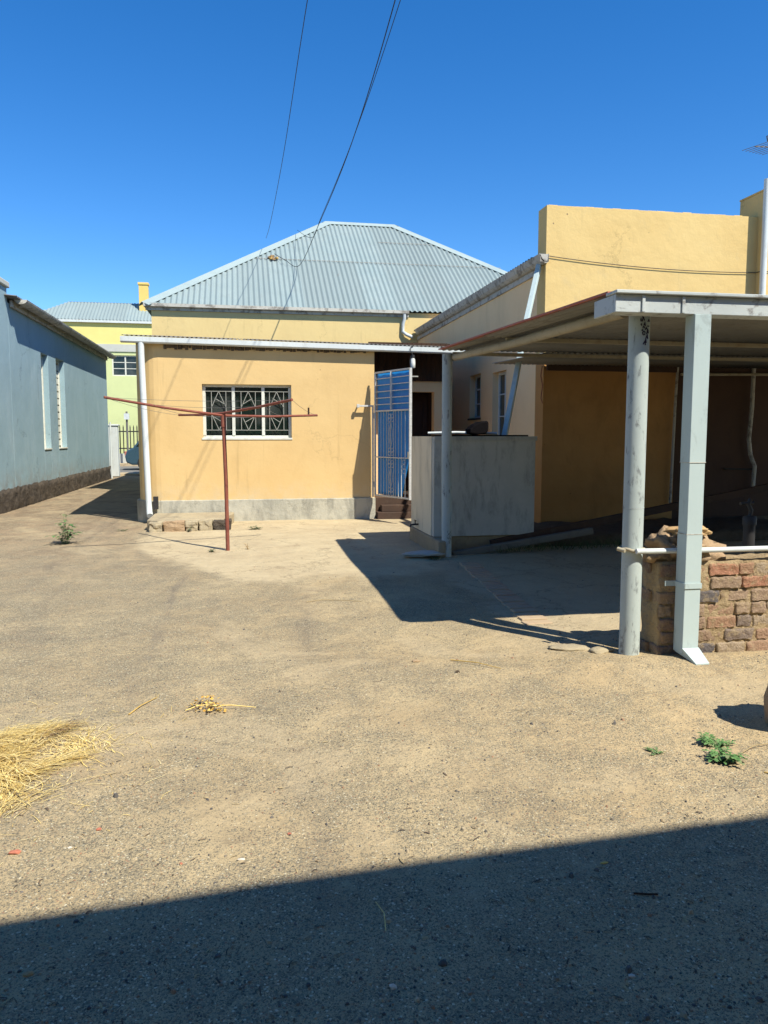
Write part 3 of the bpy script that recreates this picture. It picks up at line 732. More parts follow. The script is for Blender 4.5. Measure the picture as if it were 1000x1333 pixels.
# ------------------------------------------------------------------ rotary-style clothes post
CP = thing('clothes_post', (-.22, 10.3, 0), 'red rusted steel clothes post with four long arms standing on the cement', 'clothes line')
hub = Vector((-.235, 10.3, 1.77))
MB().tube([(-.21, 10.3, -.03), (-.216, 10.3, .9), (-.233, 10.3, 1.70)], .026, 14).tube([(-.233, 10.3, 1.62), (-.235, 10.3, 1.78)], .034, 14).build('pole', 'rust', CP)
ends = [Vector((-1.61, 9.7, 1.965)), Vector((1.03, 10.7, 1.79)), Vector((-.87, 11.3, 1.80)), Vector((.59, 9.2, 1.93))]
for e in ends:
    dz = Vector((0, 0, .03 if e in (ends[2], ends[3]) else 0))
    a = MB(); mid = (hub + e) / 2 - Vector((0, 0, .015))
    a.tube([hub + dz, mid + dz * .7, e], .0165, 10); a.build('arm', 'rust', CP)
cw = MB()
def sagw(mb, p, q, s, r, n=14):
    p, q = Vector(p), Vector(q)
    mb.tube([p.lerp(q, t / n) - Vector((0, 0, 4 * s * (t / n) * (1 - t / n))) for t in range(n + 1)], r, 6)
for f in (1, .62):
    E4 = [hub.lerp(e, f) for e in (ends[0], ends[2], ends[1], ends[3])]
    for i in range(4): sagw(cw, E4[i], E4[(i + 1) % 4], .03, .0022)
cw.build('line_wire', 'wire', CP)
pg = MB(); pp = ends[1].lerp(ends[3], .38) ; pg.box(pp.x - .008, pp.x + .008, pp.y - .01, pp.y + .01, pp.z - .06, pp.z + .03, .4)
tag(pg.build('clothes_peg', 'darkwood'), 'single dark clothes peg left on the clothes line wire', 'clothes peg')

# ------------------------------------------------------------------ right wing with parapet
W = thing('parapet_wing', (6.5, 11.6, 0), 'ochre flat fronted wing with tall plain parapet behind the carport', 'building')
sw = [(14.95, 15.7, 1.87, 2.76), (13.43, 14.2, 1.05, 2.70)]
w = MB(); w.wall('y', 4.72, 5.02, 11.98, 20.58, 0, 4.2, sw); w.build('side_wall', 'ochre_shade_lift', W)
w = MB(); w.box(4.70, 8.42, 11.62, 11.96, 2.66, 5.06)
# slightly uneven top edge
for k in range(24):
    x = 4.74 + k * .152; w.box(x, x + .148, 11.65, 11.93, 5.06, 5.066 + .012 * rnd.random())
w.box(8.42, 13, 11.63, 11.96, 2.66, 5.06); w.build('parapet', 'ochre_par', W, bevel=.012)
w = MB(); w.box(4.70, 7.0, 11.62, 11.96, .1, 2.655); w.build('lower_wall', 'ochre_shaded', W)
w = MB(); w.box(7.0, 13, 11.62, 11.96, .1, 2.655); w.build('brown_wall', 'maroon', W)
w = MB(); w.box(4.68, 13, 11.58, 12.0, -.1, .1); w.box(7.2, 13, 11.56, 11.60, .1, .16); w.box(4.70, 4.74, 12, 20.58, -.1, .25); w.build('plinth', 'soil', W)
w = MB(); w.box(5.0, 13, 20.2, 20.5, 0, 4.6); w.box(12.7, 13, 12, 20.2, 0, 4.6); w.build('rear_wall', 'ochre_shade_lift', W)
w = MB(); corr(w, (4.60, 11.97, 4.33), (0, 1, 0), (1, 0, .085), 8.6, 8.5, .12, .02, 8); w.build('roof', 'sheet_dark', W, solid=.004)
CH = MB(); CH.box(8.35, 9.0, 11.50, 12.12, 2.7, 5.44); CH.box(8.34, 9.01, 11.49, 12.13, 5.44, 5.47); CH.build('chimney', 'ochre_par', W, bevel=.01)
gt = MB()
# ogee gutter down the side eave
pr = [(4.72, 4.31), (4.72, 4.19), (4.68, 4.17), (4.64, 4.18), (4.60, 4.22), (4.575, 4.28), (4.565, 4.31), (4.575, 4.31), (4.61, 4.235), (4.65, 4.20), (4.70, 4.20), (4.71, 4.31)]
gt.prof(pr, 'y', 11.55, 20.3); gt.box(4.575, 4.715, 11.55, 11.565, 4.19, 4.305)
WG = gt.build('gutter', 'gutter_old', W)
MB().box(4.69, 4.735, 11.99, 20.56, 4.08, 4.17).build('fascia_board', 'gutter_old', W)
dp = MB(); pts = [(4.64, 11.75, 4.18), (4.60, 11.70, 4.08), (4.28, 11.3, 3.25), (3.98, 10.93, 2.30), (3.72, 10.62, 1.50)]
for a, b in zip(pts, pts[1:]): dp.bar(a, b, .075, .065)
DPm = dp.build('downpipe', 'boxpost', WG, bevel=.006)
for i, (ya, yb, zl, zh) in enumerate(sw):
    f = MB(); x0, x1 = 4.835, 4.88
    f.box(x0, x1, ya, ya + .05, zl, zh).box(x0, x1, yb - .05, yb, zl, zh).box(x0, x1, ya + .05, yb - .05, zh - .05, zh).box(x0, x1, ya + .05, yb - .05, zl, zl + .05)
    f.box(x0, x1 - .005, (ya + yb) / 2 - .02, (ya + yb) / 2 + .02, zl + .05, zh - .05)
    for q in range(1, 4 if i else 3):
        zz = zl + (zh - zl) * q / (4 if i else 3)
        f.box(x0 + .004, x1 - .01, ya + .05, (ya + yb) / 2 - .02, zz - .012, zz + .012).box(x0 + .004, x1 - .01, (ya + yb) / 2 + .02, yb - .05, zz - .012, zz + .012)
    ff = f.build('window', 'white', W, bevel=.003)
    MB().box(4.862, 4.866, ya + .045, yb - .045, zl + .045, zh - .045).build('pane', 'glass2', ff)
    if i == 0: MB().box(4.69, 4.835, ya - .04, yb + .04, zl - .035, zl).build('sill', 'rubble', ff)
for y, z in ((15.15, 3.18), (13.1, 3.12)):
    vb = MB()
    for a in range(4): vb.box(4.708, 4.722, y + a * .06, y + a * .06 + .03, z, z + .16)
    vb.box(4.712, 4.721, y - .02, y + .23, z - .02, z + .0).box(4.712, 4.721, y - .02, y + .23, z + .16, z + .18)
    vb.build('air_vent', 'plinth', W)
# conduit and pipes on the walls of the wing
def pipe(name, pts, r, mat, label, cat='pipe', n=10):
    return tag(MB().tube(pts, r, n).build(name, mat), label, cat)
pipe('wall_pipe', [(6.97, 11.55, 2.66), (6.95, 11.55, 2.2), (6.93, 11.55, 1.0), (6.92, 11.56, .3)], .022, 'gutter_old', 'thin upright pipe on the ochre back wall, seen between the two carport posts')
pipe('waste_pipe', [(8.32, 11.52, 2.66), (8.32, 11.52, 2.0), (8.29, 11.52, 1.45), (8.33, 11.52, 1.2), (8.42, 11.52, 1.0), (8.40, 11.52, .55)], .034, 'gutter_old', 'grey kinked waste pipe on the maroon back wall beyond the box post')
pipe('wall_rail', [(7.9, 11.57, .96), (8.43, 11.57, .95)], .014, 'darkmetal', 'short dark horizontal rod on the maroon back wall', 'rail')
pipe('vent_pipe', [(8.35, 11.44, 2.7), (8.35, 11.44, 5.35), (8.35, 11.44, 5.6)], .05, 'white', 'tall white vent pipe rising beside the chimney at the right edge', 'pipe', 14)
cd = MB(); sagw(cd, (4.72, 11.60, 4.29), (8.34, 11.60, 4.17), .06, .006, 24); sagw(cd, (8.34, 11.60, 4.17), (8.34, 11.48, 4.17), .0, .006, 2); sagw(cd, (8.34, 11.48, 4.17), (12.8, 11.6, 4.2), .03, .006, 24)
tag(cd.build('slack_wire', 'darkmetal'), 'thin dark wire slung across the front of the ochre parapet', 'wire')
rg = MB(); rg.tube([(4.66, 11.585, 2.6), (4.64, 11.585, 2.45), (4.67, 11.58, 2.3), (4.65, 11.585, 2.1), (4.68, 11.59, 2.02)], .007, 6)
tag(rg.build('hanging_cord', 'rust'), 'short reddish cord dangling at the corner of the wing under the carport roof', 'cord')
# TV aerial
AN = thing('tv_aerial', (8.72, 11.9, 5.47), 'thin metal television aerial on a mast above the chimney', 'aerial')
MB().tube([(8.72, 11.9, 5.4), (8.70, 11.9, 6.5)], .016, 8).build('mast', 'wire', AN)
b_ = MB(); b_.tube([(8.28, 11.7, 6.19), (9.1, 12.1, 6.36)], .009, 6); b_.build('boom', 'wire', AN)
e_ = MB()
for k in range(7):
    c = Vector((8.28, 11.7, 6.19)).lerp(Vector((9.1, 12.1, 6.36)), k / 6)
    e_.tube([c - Vector((.2, -.36, .02)) * (.5 + .06 * k), c + Vector((.2, -.36, .02)) * (.5 + .06 * k)], .005, 5)
e_.tube([(8.66, 11.9, 6.36), (8.60, 11.85, 6.42), (8.66, 11.82, 6.46), (8.72, 11.88, 6.44)], .012, 6)
e_.build('element', 'wire', AN)

# ------------------------------------------------------------------ carport
CPT = thing('carport', (5.5, 7.2, 0), 'low corrugated carport with peeling white fascia and worn tubular posts', 'carport')
cs = (2.56 - 2.40) / (9.4 - 4.7)
rz = lambda y: 2.40 + cs * (y - 4.7)
rf = MB(); corr(rf, (2.33, 4.66, rz(4.66)), (1, 0, 0), (.022, 1, cs), 10.4, 2.86, .076, .011, 6)
corr(rf, (2.39, 7.42, rz(7.42) + .012), (1, 0, 0), (.022, 1, cs), 10.4, 2.02, .076, .011, 6)
rf.build('roof_sheet', 'sheet', CPT, solid=.003)
rf = MB(); corr(rf, (2.426 + .076 * 18, 9.25, rz(9.25) - .008), (1, 0, 0), (0.022, 1, cs), 9.0, 2.36, .076, .011, 6)
rf.build('rear_roof_sheet', 'sheet', CPT, solid=.003)
rf = MB(); rf.obox((2.305, 4.66, rz(4.66) + .006), (1, 0, 0), (.022, 1, cs), (0, 0, 1), .06, 4.72, .014); rf.build('edge_flashing', 'sheet_red', CPT)
bm_ = MB()
for y in (7.42, 9.40): MB().bar((2.6, y, rz(y) - .036), (12.7, y, rz(y) - .036), .045, .042).build('purlin', 'cream_pole', CPT, bevel=.005)
MB().bar((4.73, 11.56, rz(11.5) - .045), (12.7, 11.56, rz(11.5) - .045), .05, .11).build('wall_plate', 'beam', CPT)
MB().tube([(2.60, 5.0, rz(5) - .058), (2.60, 7.2, rz(7.2) - .09), (2.59, 9.55, rz(9.5) - .085)], .042, 14).build('side_pole', 'cream_pole', CPT)
MB().tube([(7.0, 11.50, rz(11.4) - .13), (9.5, 11.50, rz(11.4) - .10)], .024, 8).build('rear_conduit', 'cream_pole', CPT)
fs = MB(); fs.box(2.31, 12.7, 4.56, 4.59, 2.275, 2.385); fs.box(2.31, 2.335, 4.592, 4.86, 2.275, 2.385); fs.box(2.302, 12.7, 4.53, 4.68, 2.3875, 2.408); fs.box(2.34, 12.7, 4.592, 4.70, 2.275, 2.285)
for x in (2.485, 2.76, 3.9, 5.0): fs.box(x, x + .022, 4.548, 4.559, 2.277, 2.383)
fs.build('fascia_gutter', 'fascia', CPT, bevel=.004)
pp = MB(); pp.tube([(2.592, 4.775, -.04), (2.592, 4.775, .02), (2.592, 4.775, 1.0), (2.592, 4.775, 1.6), (2.592, 4.775, 2.36)], .068, 28); pp.build('post', 'post', CPT)
jr = MB(); jr.tube([(2.592, 4.775, 1.02), (2.592, 4.775, 1.023)], .0695, 28); jr.build('weld_seam', 'fascia', CPT)
pp = MB(); pp.tube([(2.52, 9.32, -.03), (2.51, 9.32, 1.2), (2.51, 9.32, rz(9.3) - .05)], .062, 24); pp.build('post', 'post', CPT)
# dark scribble on the round post: a few worn strokes
sk = MB(); rn2 = random.Random(3)
def onpost(a, z): return (2.592 + .0695 * math.cos(a), 4.775 + .0695 * math.sin(a), z)
for k in range(17):
    a = R(-112 + rn2.random() * 46); z = 2.08 + rn2.random() * .19; d1 = (rn2.random() - .5) * .5; dz = (rn2.random() - .4) * .06
    if z < 2.14: a = R(-86 + rn2.random() * 20)
    sk.tube([onpost(a, z), onpost(a + d1 * .5, z + dz), onpost(a + d1, z + dz * .2)], .0042, 5)
sk.tube([onpost(R(-93) + .12 * math.cos(t), 2.17 + .012 * math.sin(t)) for t in [i * .6 for i in range(11)]], .0035, 5)
sk.build('ink_scribble', 'ink', CPT)
# box section downpipe from the fascia gutter, kicked out at the foot
BP = thing('box_downpipe', (2.907, 4.60, 0), 'square pale blue-white downpipe in front of the brick wall, with a flat kicked-out foot', 'downpipe')
b_ = MB(); b_.box(2.850, 2.965, 4.545, 4.655, .06, .86); b_.box(2.852, 2.963, 4.547, 4.653, .86, 1.33); b_.box(2.850, 2.965, 4.545, 4.655, 1.33, 2.274)
b_.build('pipe', 'boxpost', BP, bevel=.003)
b_ = MB(); b_.add([(2.848, 4.543, .10), (2.967, 4.543, .10), (2.975, 4.43, .025), (2.88, 4.43, .025), (2.848, 4.63, .06), (2.967, 4.63, .06), (2.975, 4.43, .018), (2.88, 4.43, .018)],
          [(0, 1, 2, 3), (4, 7, 6, 5), (3, 2, 6, 7), (0, 3, 7, 4), (1, 5, 6, 2)])
b_.build('shoe', 'boxpost', BP, solid=.002)
b_ = MB(); b_.box(2.845, 2.97, 4.538, 4.544, .50, .535); b_.box(2.843, 2.849, 4.538, 4.66, .50, .535); b_.box(2.775, 2.845, 4.655, 4.662, .50, .535)
b_.build('strap', 'boxpost', BP)
for z in (.858, 1.328): MB().box(2.8485, 2.9665, 4.5435, 4.6565, z, z + .005).build('joint_line', 'gutter_old', BP)
# brick wall
BW = thing('brick_wall', (3.5, 4.85, 0), 'low broken wall of old clay bricks with crumbling mortar end beside the carport posts', 'wall')
bk_ = MB(); rb = random.Random(9)
def rbrick(mb, x0, x1, y0, y1, z0, z1, sd):
    nx = max(4, int((x1 - x0) / .015)); nz = 5; ny_ = 3
    def P(i, j, k):
        x = x0 + (x1 - x0) * i / nx; y = y0 + (y1 - y0) * j / ny_; z = z0 + (z1 - z0) * k / nz
        e = ((i in (0, nx)) + (j in (0, ny_)) + (k in (0, nz)))
        c = Vector(((x0 + x1) / 2, (y0 + y1) / 2, (z0 + z1) / 2)); v = Vector((x, y, z))
        v += (c - v).normalized() * (.003 if e == 3 else .001 if e == 2 else 0)
        nn = Vector((noise.noise(v * 22 + Vector((sd, 0, 0))), noise.noise(v * 22 + Vector((0, sd, 0))), noise.noise(v * 22 + Vector((0, 0, sd)))))
        return v + nn * .010 + noise.noise_vector(v * 55 + Vector((sd, 0, 0))) * .007
    idx = {}; vs = []; fsx = []
    def vi(i, j, k):
        if (i, j, k) not in idx: idx[(i, j, k)] = len(vs); vs.append(P(i, j, k))
        return idx[(i, j, k)]
    for i in range(nx):
        for k in range(nz):
            fsx.append((vi(i, 0, k), vi(i + 1, 0, k), vi(i + 1, 0, k + 1), vi(i, 0, k + 1))); fsx.append((vi(i, ny_, k), vi(i, ny_, k + 1), vi(i + 1, ny_, k + 1), vi(i + 1, ny_, k)))
        for j in range(ny_):
            fsx.append((vi(i, j, nz), vi(i + 1, j, nz), vi(i + 1, j + 1, nz), vi(i, j + 1, nz)))
    for j in range(ny_):
        for k in range(nz):
            fsx.append((vi(0, j, k), vi(0, j, k + 1), vi(0, j + 1, k + 1), vi(0, j + 1, k))); fsx.append((vi(nx, j, k), vi(nx, j + 1, k), vi(nx, j + 1, k + 1), vi(nx, j, k + 1)))
    mb.add(vs, fsx, True)
z = .0; row = 0
while z < .64:
    x = 2.735 + rb.random() * .025 + (.02 if row % 2 else .0) + rb.random() * .02
    first = True
    while x < 5.6:
        L_ = (.11 if (first and row % 2) else .222) + (rb.random() - .5) * .02
        if rb.random() < .14 and not first: L_ = .11
        rbrick(bk_, x, x + L_ - .002, 4.70 + (rb.random() - .5) * .016, 4.80, z, z + .073 + rb.random() * .006, rb.random() * 50)
        if first: rbrick(bk_, x - .012 + rb.random() * .02, x + .09, 4.812, 4.925 + rb.random() * .01, z, z + .073, rb.random() * 50)
        x += L_ + .013; first = False
    z += .0925; row += 1
bk_.build('brickwork', 'brick', BW)
def lumpbox(x0, x1, y0, y1, z0, z1, amp, seed, res=.03, taper=None):
    mb = MB(); nx = int((x1 - x0) / res); nz = int((z1 - z0) / res); ny_ = max(2, int((y1 - y0) / res))
    idx = {}; vs = []; fsx = []
    def vi(i, j, k):
        if (i, j, k) not in idx:
            idx[(i, j, k)] = len(vs); v = Vector((x0 + (x1 - x0) * i / nx, y0 + (y1 - y0) * j / ny_, z0 + (z1 - z0) * k / nz))
            n3 = noise.noise_vector(v * 7 + Vector((seed, 0, 0))) * amp + noise.noise_vector(v * 21 + Vector((seed, 0, 0))) * amp * .5
            if taper: v = taper(v)
            vs.append(v + n3)
        return idx[(i, j, k)]
    for i in range(nx):
        for k in range(nz): fsx.append((vi(i, 0, k), vi(i + 1, 0, k), vi(i + 1, 0, k + 1), vi(i, 0, k + 1))); fsx.append((vi(i, ny_, k), vi(i, ny_, k + 1), vi(i + 1, ny_, k + 1), vi(i + 1, ny_, k)))
        for j in range(ny_): fsx.append((vi(i, j, nz), vi(i + 1, j, nz), vi(i + 1, j + 1, nz), vi(i, j + 1, nz))); fsx.append((vi(i, j, 0), vi(i, j + 1, 0), vi(i + 1, j + 1, 0), vi(i + 1, j, 0)))
    for j in range(ny_):
        for k in range(nz): fsx.append((vi(0, j, k), vi(0, j, k + 1), vi(0, j + 1, k + 1), vi(0, j + 1, k))); fsx.append((vi(nx, j, k), vi(nx, j + 1, k), vi(nx, j + 1, k + 1), vi(nx, j, k + 1)))
    return mb.add(vs, fsx, True)
lumpbox(2.762, 5.62, 4.708, 4.93, -.05, .655, .016, 2, .03).build('mortar', 'mortar', BW)
# rubble heap on top of the wall end
mb = MB(); blob(mb, (2.87, 4.84, .70), (.16, .13, .13), 4, 4, .55, .5, freq=1.8); blob(mb, (3.08, 4.86, .68), (.22, .13, .11), 9, 4, .6, .4, freq=1.8); blob(mb, (2.97, 4.80, .73), (.12, .09, .08), 19, 4, .7, .5, freq=2.2)
tag(mb.build('mortar_heap', 'redstone'), 'reddish lump of old mortar and stone on the broken end of the brick wall', 'rubble')
mb = MB(); blob(mb, (3.03, 4.80, .845), (.15, .10, .045), 14, 4, .45, .9, freq=1.6)
tag(mb.build('flat_stone', 'sandstone'), 'flat yellow sandstone lying on top of the rubble behind the box downpipe', 'stone')
# horizontal white rail tied round the post
RL = thing('pipe_rail', (3.6, 4.66, .735), 'horizontal white pipe rail strapped round the round post along the brick wall top', 'rail')
MB().tube([(2.57, 4.679, .737), (3.2, 4.678, .732), (5.6, 4.676, .73)], .0185, 12).build('pipe', 'white', RL)
MB().tube([(2.592 + .078 * math.cos(t * PI / 12), 4.775 + .078 * math.sin(t * PI / 12), .74 + .006 * math.sin(t)) for t in range(25)], .011, 8, False).tube([(2.50, 4.70, .74), (2.47, 4.745, .748)], .014, 8).build('wire_tie', 'cream_pole', RL)
# dark standpipe behind the wall
SPp = thing('standpipe', (4.07, 5.6, 0), 'dark upright pipe with valve fitting in the shade behind the brick wall', 'pipe')
MB().tube([(4.07, 5.6, 0), (4.07, 5.6, .80)], .046, 18).tube([(4.07, 5.6, .78), (4.07, 5.6, .84), (4.07, 5.6, .855)], [.055, .055, .04], 18).build('pipe', 'darkmetal', SPp)
MB().tube([(4.07, 5.6, .85), (4.08, 5.6, .90), (4.05, 5.6, .95), (4.07, 5.6, .99)], .017, 8).tube([(3.98, 5.6, .955), (4.10, 5.6, .96)], .014, 8).build('valve', 'darkmetal', SPp)

# ------------------------------------------------------------------ water tank beside the carport post
T = thing('water_tank', (3.1, 10.3, 0), 'rectangular grey cement water tank with black cover, streaked with dark stains', 'tank')
TX0, TX1, TY0, TY1, TZ0, TZ1 = 2.42, 3.80, 9.62, 10.92, .20, 1.50
TB = MB(); TB.box(TX0 + .006, TX1, TY0, TY1, TZ0, TZ1 - .04); TB.build('tank_body', 'tank', T, bevel=.006)
MB().box(TX0 - .004, TX0 + .006, TY0 + .11, TY1, TZ0, TZ1).build('cream_side', 'tankcream', T)
rm = MB(); rm.box(TX0 + .01, TX1 + .015, TY0 - .015, TY0, TZ1 - .055, TZ1); rm.box(TX0 + .007, TX1, TY0, TY1, TZ1 - .04, TZ1 - .005)
n = 80
for k in range(n):
    x = TX0 + .02 + (TX1 - TX0) * k / n; rm.box(x, x + .009, TY0 - .019, TY0 - .015, TZ1 - .05, TZ1 - .01)
rm.build('ribbed_rim', 'tank', T)
MB().box(TX0 + .12, TX1 - .1, TY0 + .01, TY1 - .1, TZ1, TZ1 + .018).build('cover', 'black', T, bevel=.004)
ragged([(TX0 - .03, TY0 - .38), (TX0 + .07, TY0 - .38), (TX0 + .14, TY0 + .03), (TX1 + .05, TY0 + .06), (TX1 + .1, TY1, 1), (TX0 - .03, TY1, 1)], .010, 8, 31, -.05, .195).build('plinth', 'tankbase', T, bevel=.02)
tp = MB(); tp.tube([(2.42, 10.46, .27), (2.36, 10.46, .27), (2.31, 10.46, .265), (2.30, 10.46, .235)], .013, 8); tp.tube([(2.37, 10.46, .27), (2.37, 10.46, .32)], .009, 6); tp.tube([(2.37, 10.42, .325), (2.37, 10.5, .325)], .009, 6)
tp.build('tap', 'darkmetal', T)
pipe('overflow_pipe', [(2.62, 10.75, 1.545), (3.0, 10.6, 1.555), (3.55, 10.45, 1.54)], .02, 'white', 'thin white pipe lying on the black tank cover')
mb = MB()
vs = []
for i in range(13):
    t = i / 12; a = PI * t
    for s_ in (0, 1): vs.append((3.08 + .30 * t, 10.35 + .16 * s_, 1.52 + .02 + (.17 * math.sin(a * .62 + .35) ** 1.1)))
prof_ = [(3.12, 1.54), (3.13, 1.60), (3.19, 1.655), (3.28, 1.70), (3.37, 1.715), (3.40, 1.70), (3.395, 1.58), (3.36, 1.535), (3.24, 1.52)]
mb.prof(prof_, 'y', 10.36, 10.62)
tag(mb.build('black_tub', 'black', bevel=.02), 'small black rounded plastic tub lying on the tank cover', 'tub')
# drain slab and its weeds
mb = MB(); blob(mb, (2.22, 9.35, .03), (.24, .2, .028), 3, 3, .5, .9); tag(mb.build('drain_slab', 'tank'), 'broken cement drain slab on the ground below the tank tap', 'slab')
# low earth bank and the long dark beam rising to the right
lumpbox(3.5, 8.4, 9.9, 11.55, -.05, .13, .03, 8, .12, lambda v: Vector((v.x, v.y, v.z * (1 + .2 * (v.x - 3.5) / 5)))).build('earth_bank', 'soil')
bpy.data.objects['earth_bank']['kind'] = 'structure'
mb = MB(); mb.bar((3.2, 9.62, .09), (7.6, 9.86, .80), .07, .10)
tag(mb.build('long_beam', 'beam', bevel=.008), 'long dark timber beam slanting up to the right under the carport', 'beam')
mb = MB(); mb.bar((2.62, 9.42, -.01), (4.6, 9.56, .24), .09, .09)
tag(mb.build('kerb_beam', 'kerbgrey', bevel=.015), 'grey cement kerb strip running from the round post below the tank', 'kerb')

# ------------------------------------------------------------------ grey building on the left
GB = thing('grey_building', (-7, 22, 0), 'long grey-blue plastered building with two narrow windows along the alley', 'building')
gw = [(19.62, 20.30, 1.18, 3.47), (21.12, 22.05, 1.18, 3.50)]
w = MB(); w.wall('y', -5.0, -4.65, 17.1, 28.7, .42, 4.22, gw); w.box(-5.0, -4.65, 10.5, 17.1, .42, 4.50); w.build('wall', 'greywall', GB, bevel=.01)
MB().box(-12, -5.0, 28.4, 28.7, 0, 4.2).build('end_wall', 'greywall', GB); MB().box(-12, -5.0, 10.5, 10.8, 0, 4.4).build('end_wall', 'greywall', GB)
w = MB(); w.box(-5.05, -4.60, 10.45, 17.15, 4.50, 4.62); w.build('coping', 'lintel', GB, bevel=.02)
lumpbox(-5.05, -4.63, 10.5, 28.72, -.1, .44, .045, 12, .11).build('rubble_plinth', 'rubble', GB)
w = MB(); corr(w, (-4.42, 16.9, 4.31), (0, 1, 0), (-1, 0, .09), 11.75, 6.5, .12, .02, 8); w.build('roof', 'sheet_dark', GB, solid=.004)
w = MB(); pr = [(-4.30 - .13 * (1 - math.cos(t * PI / 8)) / 1.0 * 1, 4.30 - .09 * math.sin(t * PI / 8)) for t in range(9)]
pr2 = [(-4.31 - .12 * (1 - math.cos(t * PI / 8)), 4.30 - .078 * math.sin(t * PI / 8)) for t in range(9)][::-1]
w.prof(pr + pr2, 'y', 17.25, 28.75); w.prof(pr, 'y', 17.24, 17.255); w.box(-4.63, -4.58, 17.2, 28.6, 4.14, 4.27)
for k in range(9): w.bar((-4.6, 17.6 + k * 1.35, 4.2), (-4.45, 17.6 + k * 1.35, 4.21), .03, .02)
w.build('gutter', 'gutter_old', GB)
for ya, yb, zl, zh in gw:
    f = MB(); f.box(-4.98, -4.83, ya, yb, zl, zh); ff = f.build('window', 'winframe', GB)
    f = MB()
    for k in range(12): f.box(-4.83, -4.80, ya + .06, yb - .06, zl + .08 + k * (zh - zl - .16) / 12, zl + .08 + (k + .8) * (zh - zl - .16) / 12)
    f.box(-4.80, -4.77, ya + .002, ya + .06, zl, zh).box(-4.80, -4.77, yb - .06, yb - .002, zl, zh).box(-4.80, -4.77, ya + .06, yb - .06, zh - .07, zh)
    f.build('shutter', 'winframe', ff); MB().box(-4.83, -4.63, ya + .005, yb - .005, zl + .001, zl + .03).build('sill', 'winframe', ff)
for k, (yy, zz) in enumerate(((18.9, .75), (25.2, .72))): pass
# pipe on the far corner of the grey building, white gatepost
pipe('corner_pipe', [(-4.60, 28.78, .0), (-4.60, 28.78, 2.0)], .03, 'white', 'thin white pipe at the far bottom corner of the grey building')
GP = thing('gate_post', (-4.72, 30.3, 0), 'square white gatepost standing at the street end of the alley', 'gatepost')
MB().box(-4.92, -4.56, 30.1, 30.45, 0, 1.88).build('post', 'white', GP, bevel=.02)
MB().box(-4.95, -4.53, 30.07, 30.48, 1.88, 1.95).build('cap', 'white', GP, bevel=.02)

# ------------------------------------------------------------------ across the street
YB = thing('yellow_green_building', (-6, 44, 0), 'two-tone yellow and lime building with a pale roof across the street', 'building')
w = MB(); w.wall('x', 42.6, 42.9, -10.0, 3, .1, 5.9, [(-6.62, -5.2, 4.65, 5.72)]); w.box(-10, -9.7, 42.9, 50, 0, 7.3); w.build('lower_wall', 'lime', YB)
w = MB(); w.box(-10.0, 3, 42.6, 42.9, 6.28, 7.45); w.build('upper_wall', 'yellow', YB)
w = MB(); w.box(-10.03, 3, 42.55, 42.92, 5.9, 6.28); w.build('string_course', 'lintel', YB)
w = MB(); yy = 42.5; rs = .62; run2 = 1.9; wdt = 15.2; 
corr(w, (-10.9, yy, 7.5), (1, 0, 0), (0, 1, rs), 16, 2.25, .17, .02, 5, clip=lambda a: (0, 2.25 * min(1, a / 1.9)))
corr(w, (-10.9, yy + 3.8, 7.5), (1, 0, 0), (0, -1, rs), 16, 2.25, .17, .02, 5, clip=lambda a: (0, 2.25 * min(1, a / 1.9)))
YR = w.build('roof', 'roof', YB)
w = MB(); w.prof([(yy - .04, 7.36), (yy - .04, 7.48), (yy + .03, 7.48), (yy + .03, 7.36)], 'x', -10.7, 3.2); w.build('gutter', 'white', YB)
w = MB(); w.box(-5.28, -4.80, 43.6, 44.0, 7.9, 9.55); w.box(-5.32, -4.76, 43.56, 44.04, 9.55, 9.67); w.build('chimney', 'ystack', YR, bevel=.01)
f = MB(); f.box(-6.62, -5.2, 42.68, 42.72, 4.65, 4.71).box(-6.62, -5.2, 42.68, 42.72, 5.66, 5.72)
for x in (-6.62, -5.98, -5.26): f.box(x, x + .07, 42.67, 42.72, 4.71, 5.66)
for z in (5.02, 5.34): f.box(-6.55, -5.26, 42.69, 42.715, z, z + .035)
ff = f.build('window', 'winframe', YB); MB().box(-6.58, -5.22, 42.722, 42.73, 4.68, 5.69).build('pane', 'glass', ff)
FN = thing('palisade_fence', (-6, 41.6, .1), 'black spiked palisade fence on a low pale wall across the street', 'fence')
w = MB(); w.box(-16, 2, 41.5, 41.8, .0, .62); w.build('base_wall', 'lintel', FN)
w = MB(); x = -15.9
while x < 1.9:
    w.box(x, x + .05, 41.62, 41.65, .62, 1.98); w.add([(x, 41.635, 1.98), (x + .05, 41.635, 1.98), (x + .025, 41.635, 2.1), (x + .025, 41.64, 1.98)], [(0, 1, 2), (1, 3, 2), (3, 0, 2)]); x += .17
w.box(-16, 2, 41.655, 41.68, .85, .91); w.box(-16, 2, 41.655, 41.68, 1.72, 1.78); w.build('paling', 'darkmetal', FN)
SG = thing('street_pole', (-5.72, 40.9, 0), 'slim grey pole with a small box behind the lean-to corner, by the palisade fence', 'pole')
MB().tube([(-5.72, 40.9, .1), (-5.72, 40.9, 2.75)], .05, 8).build('pole', 'wire', SG); MB().box(-5.84, -5.6, 40.78, 41.0, 2.35, 2.65).build('box', 'white', SG)
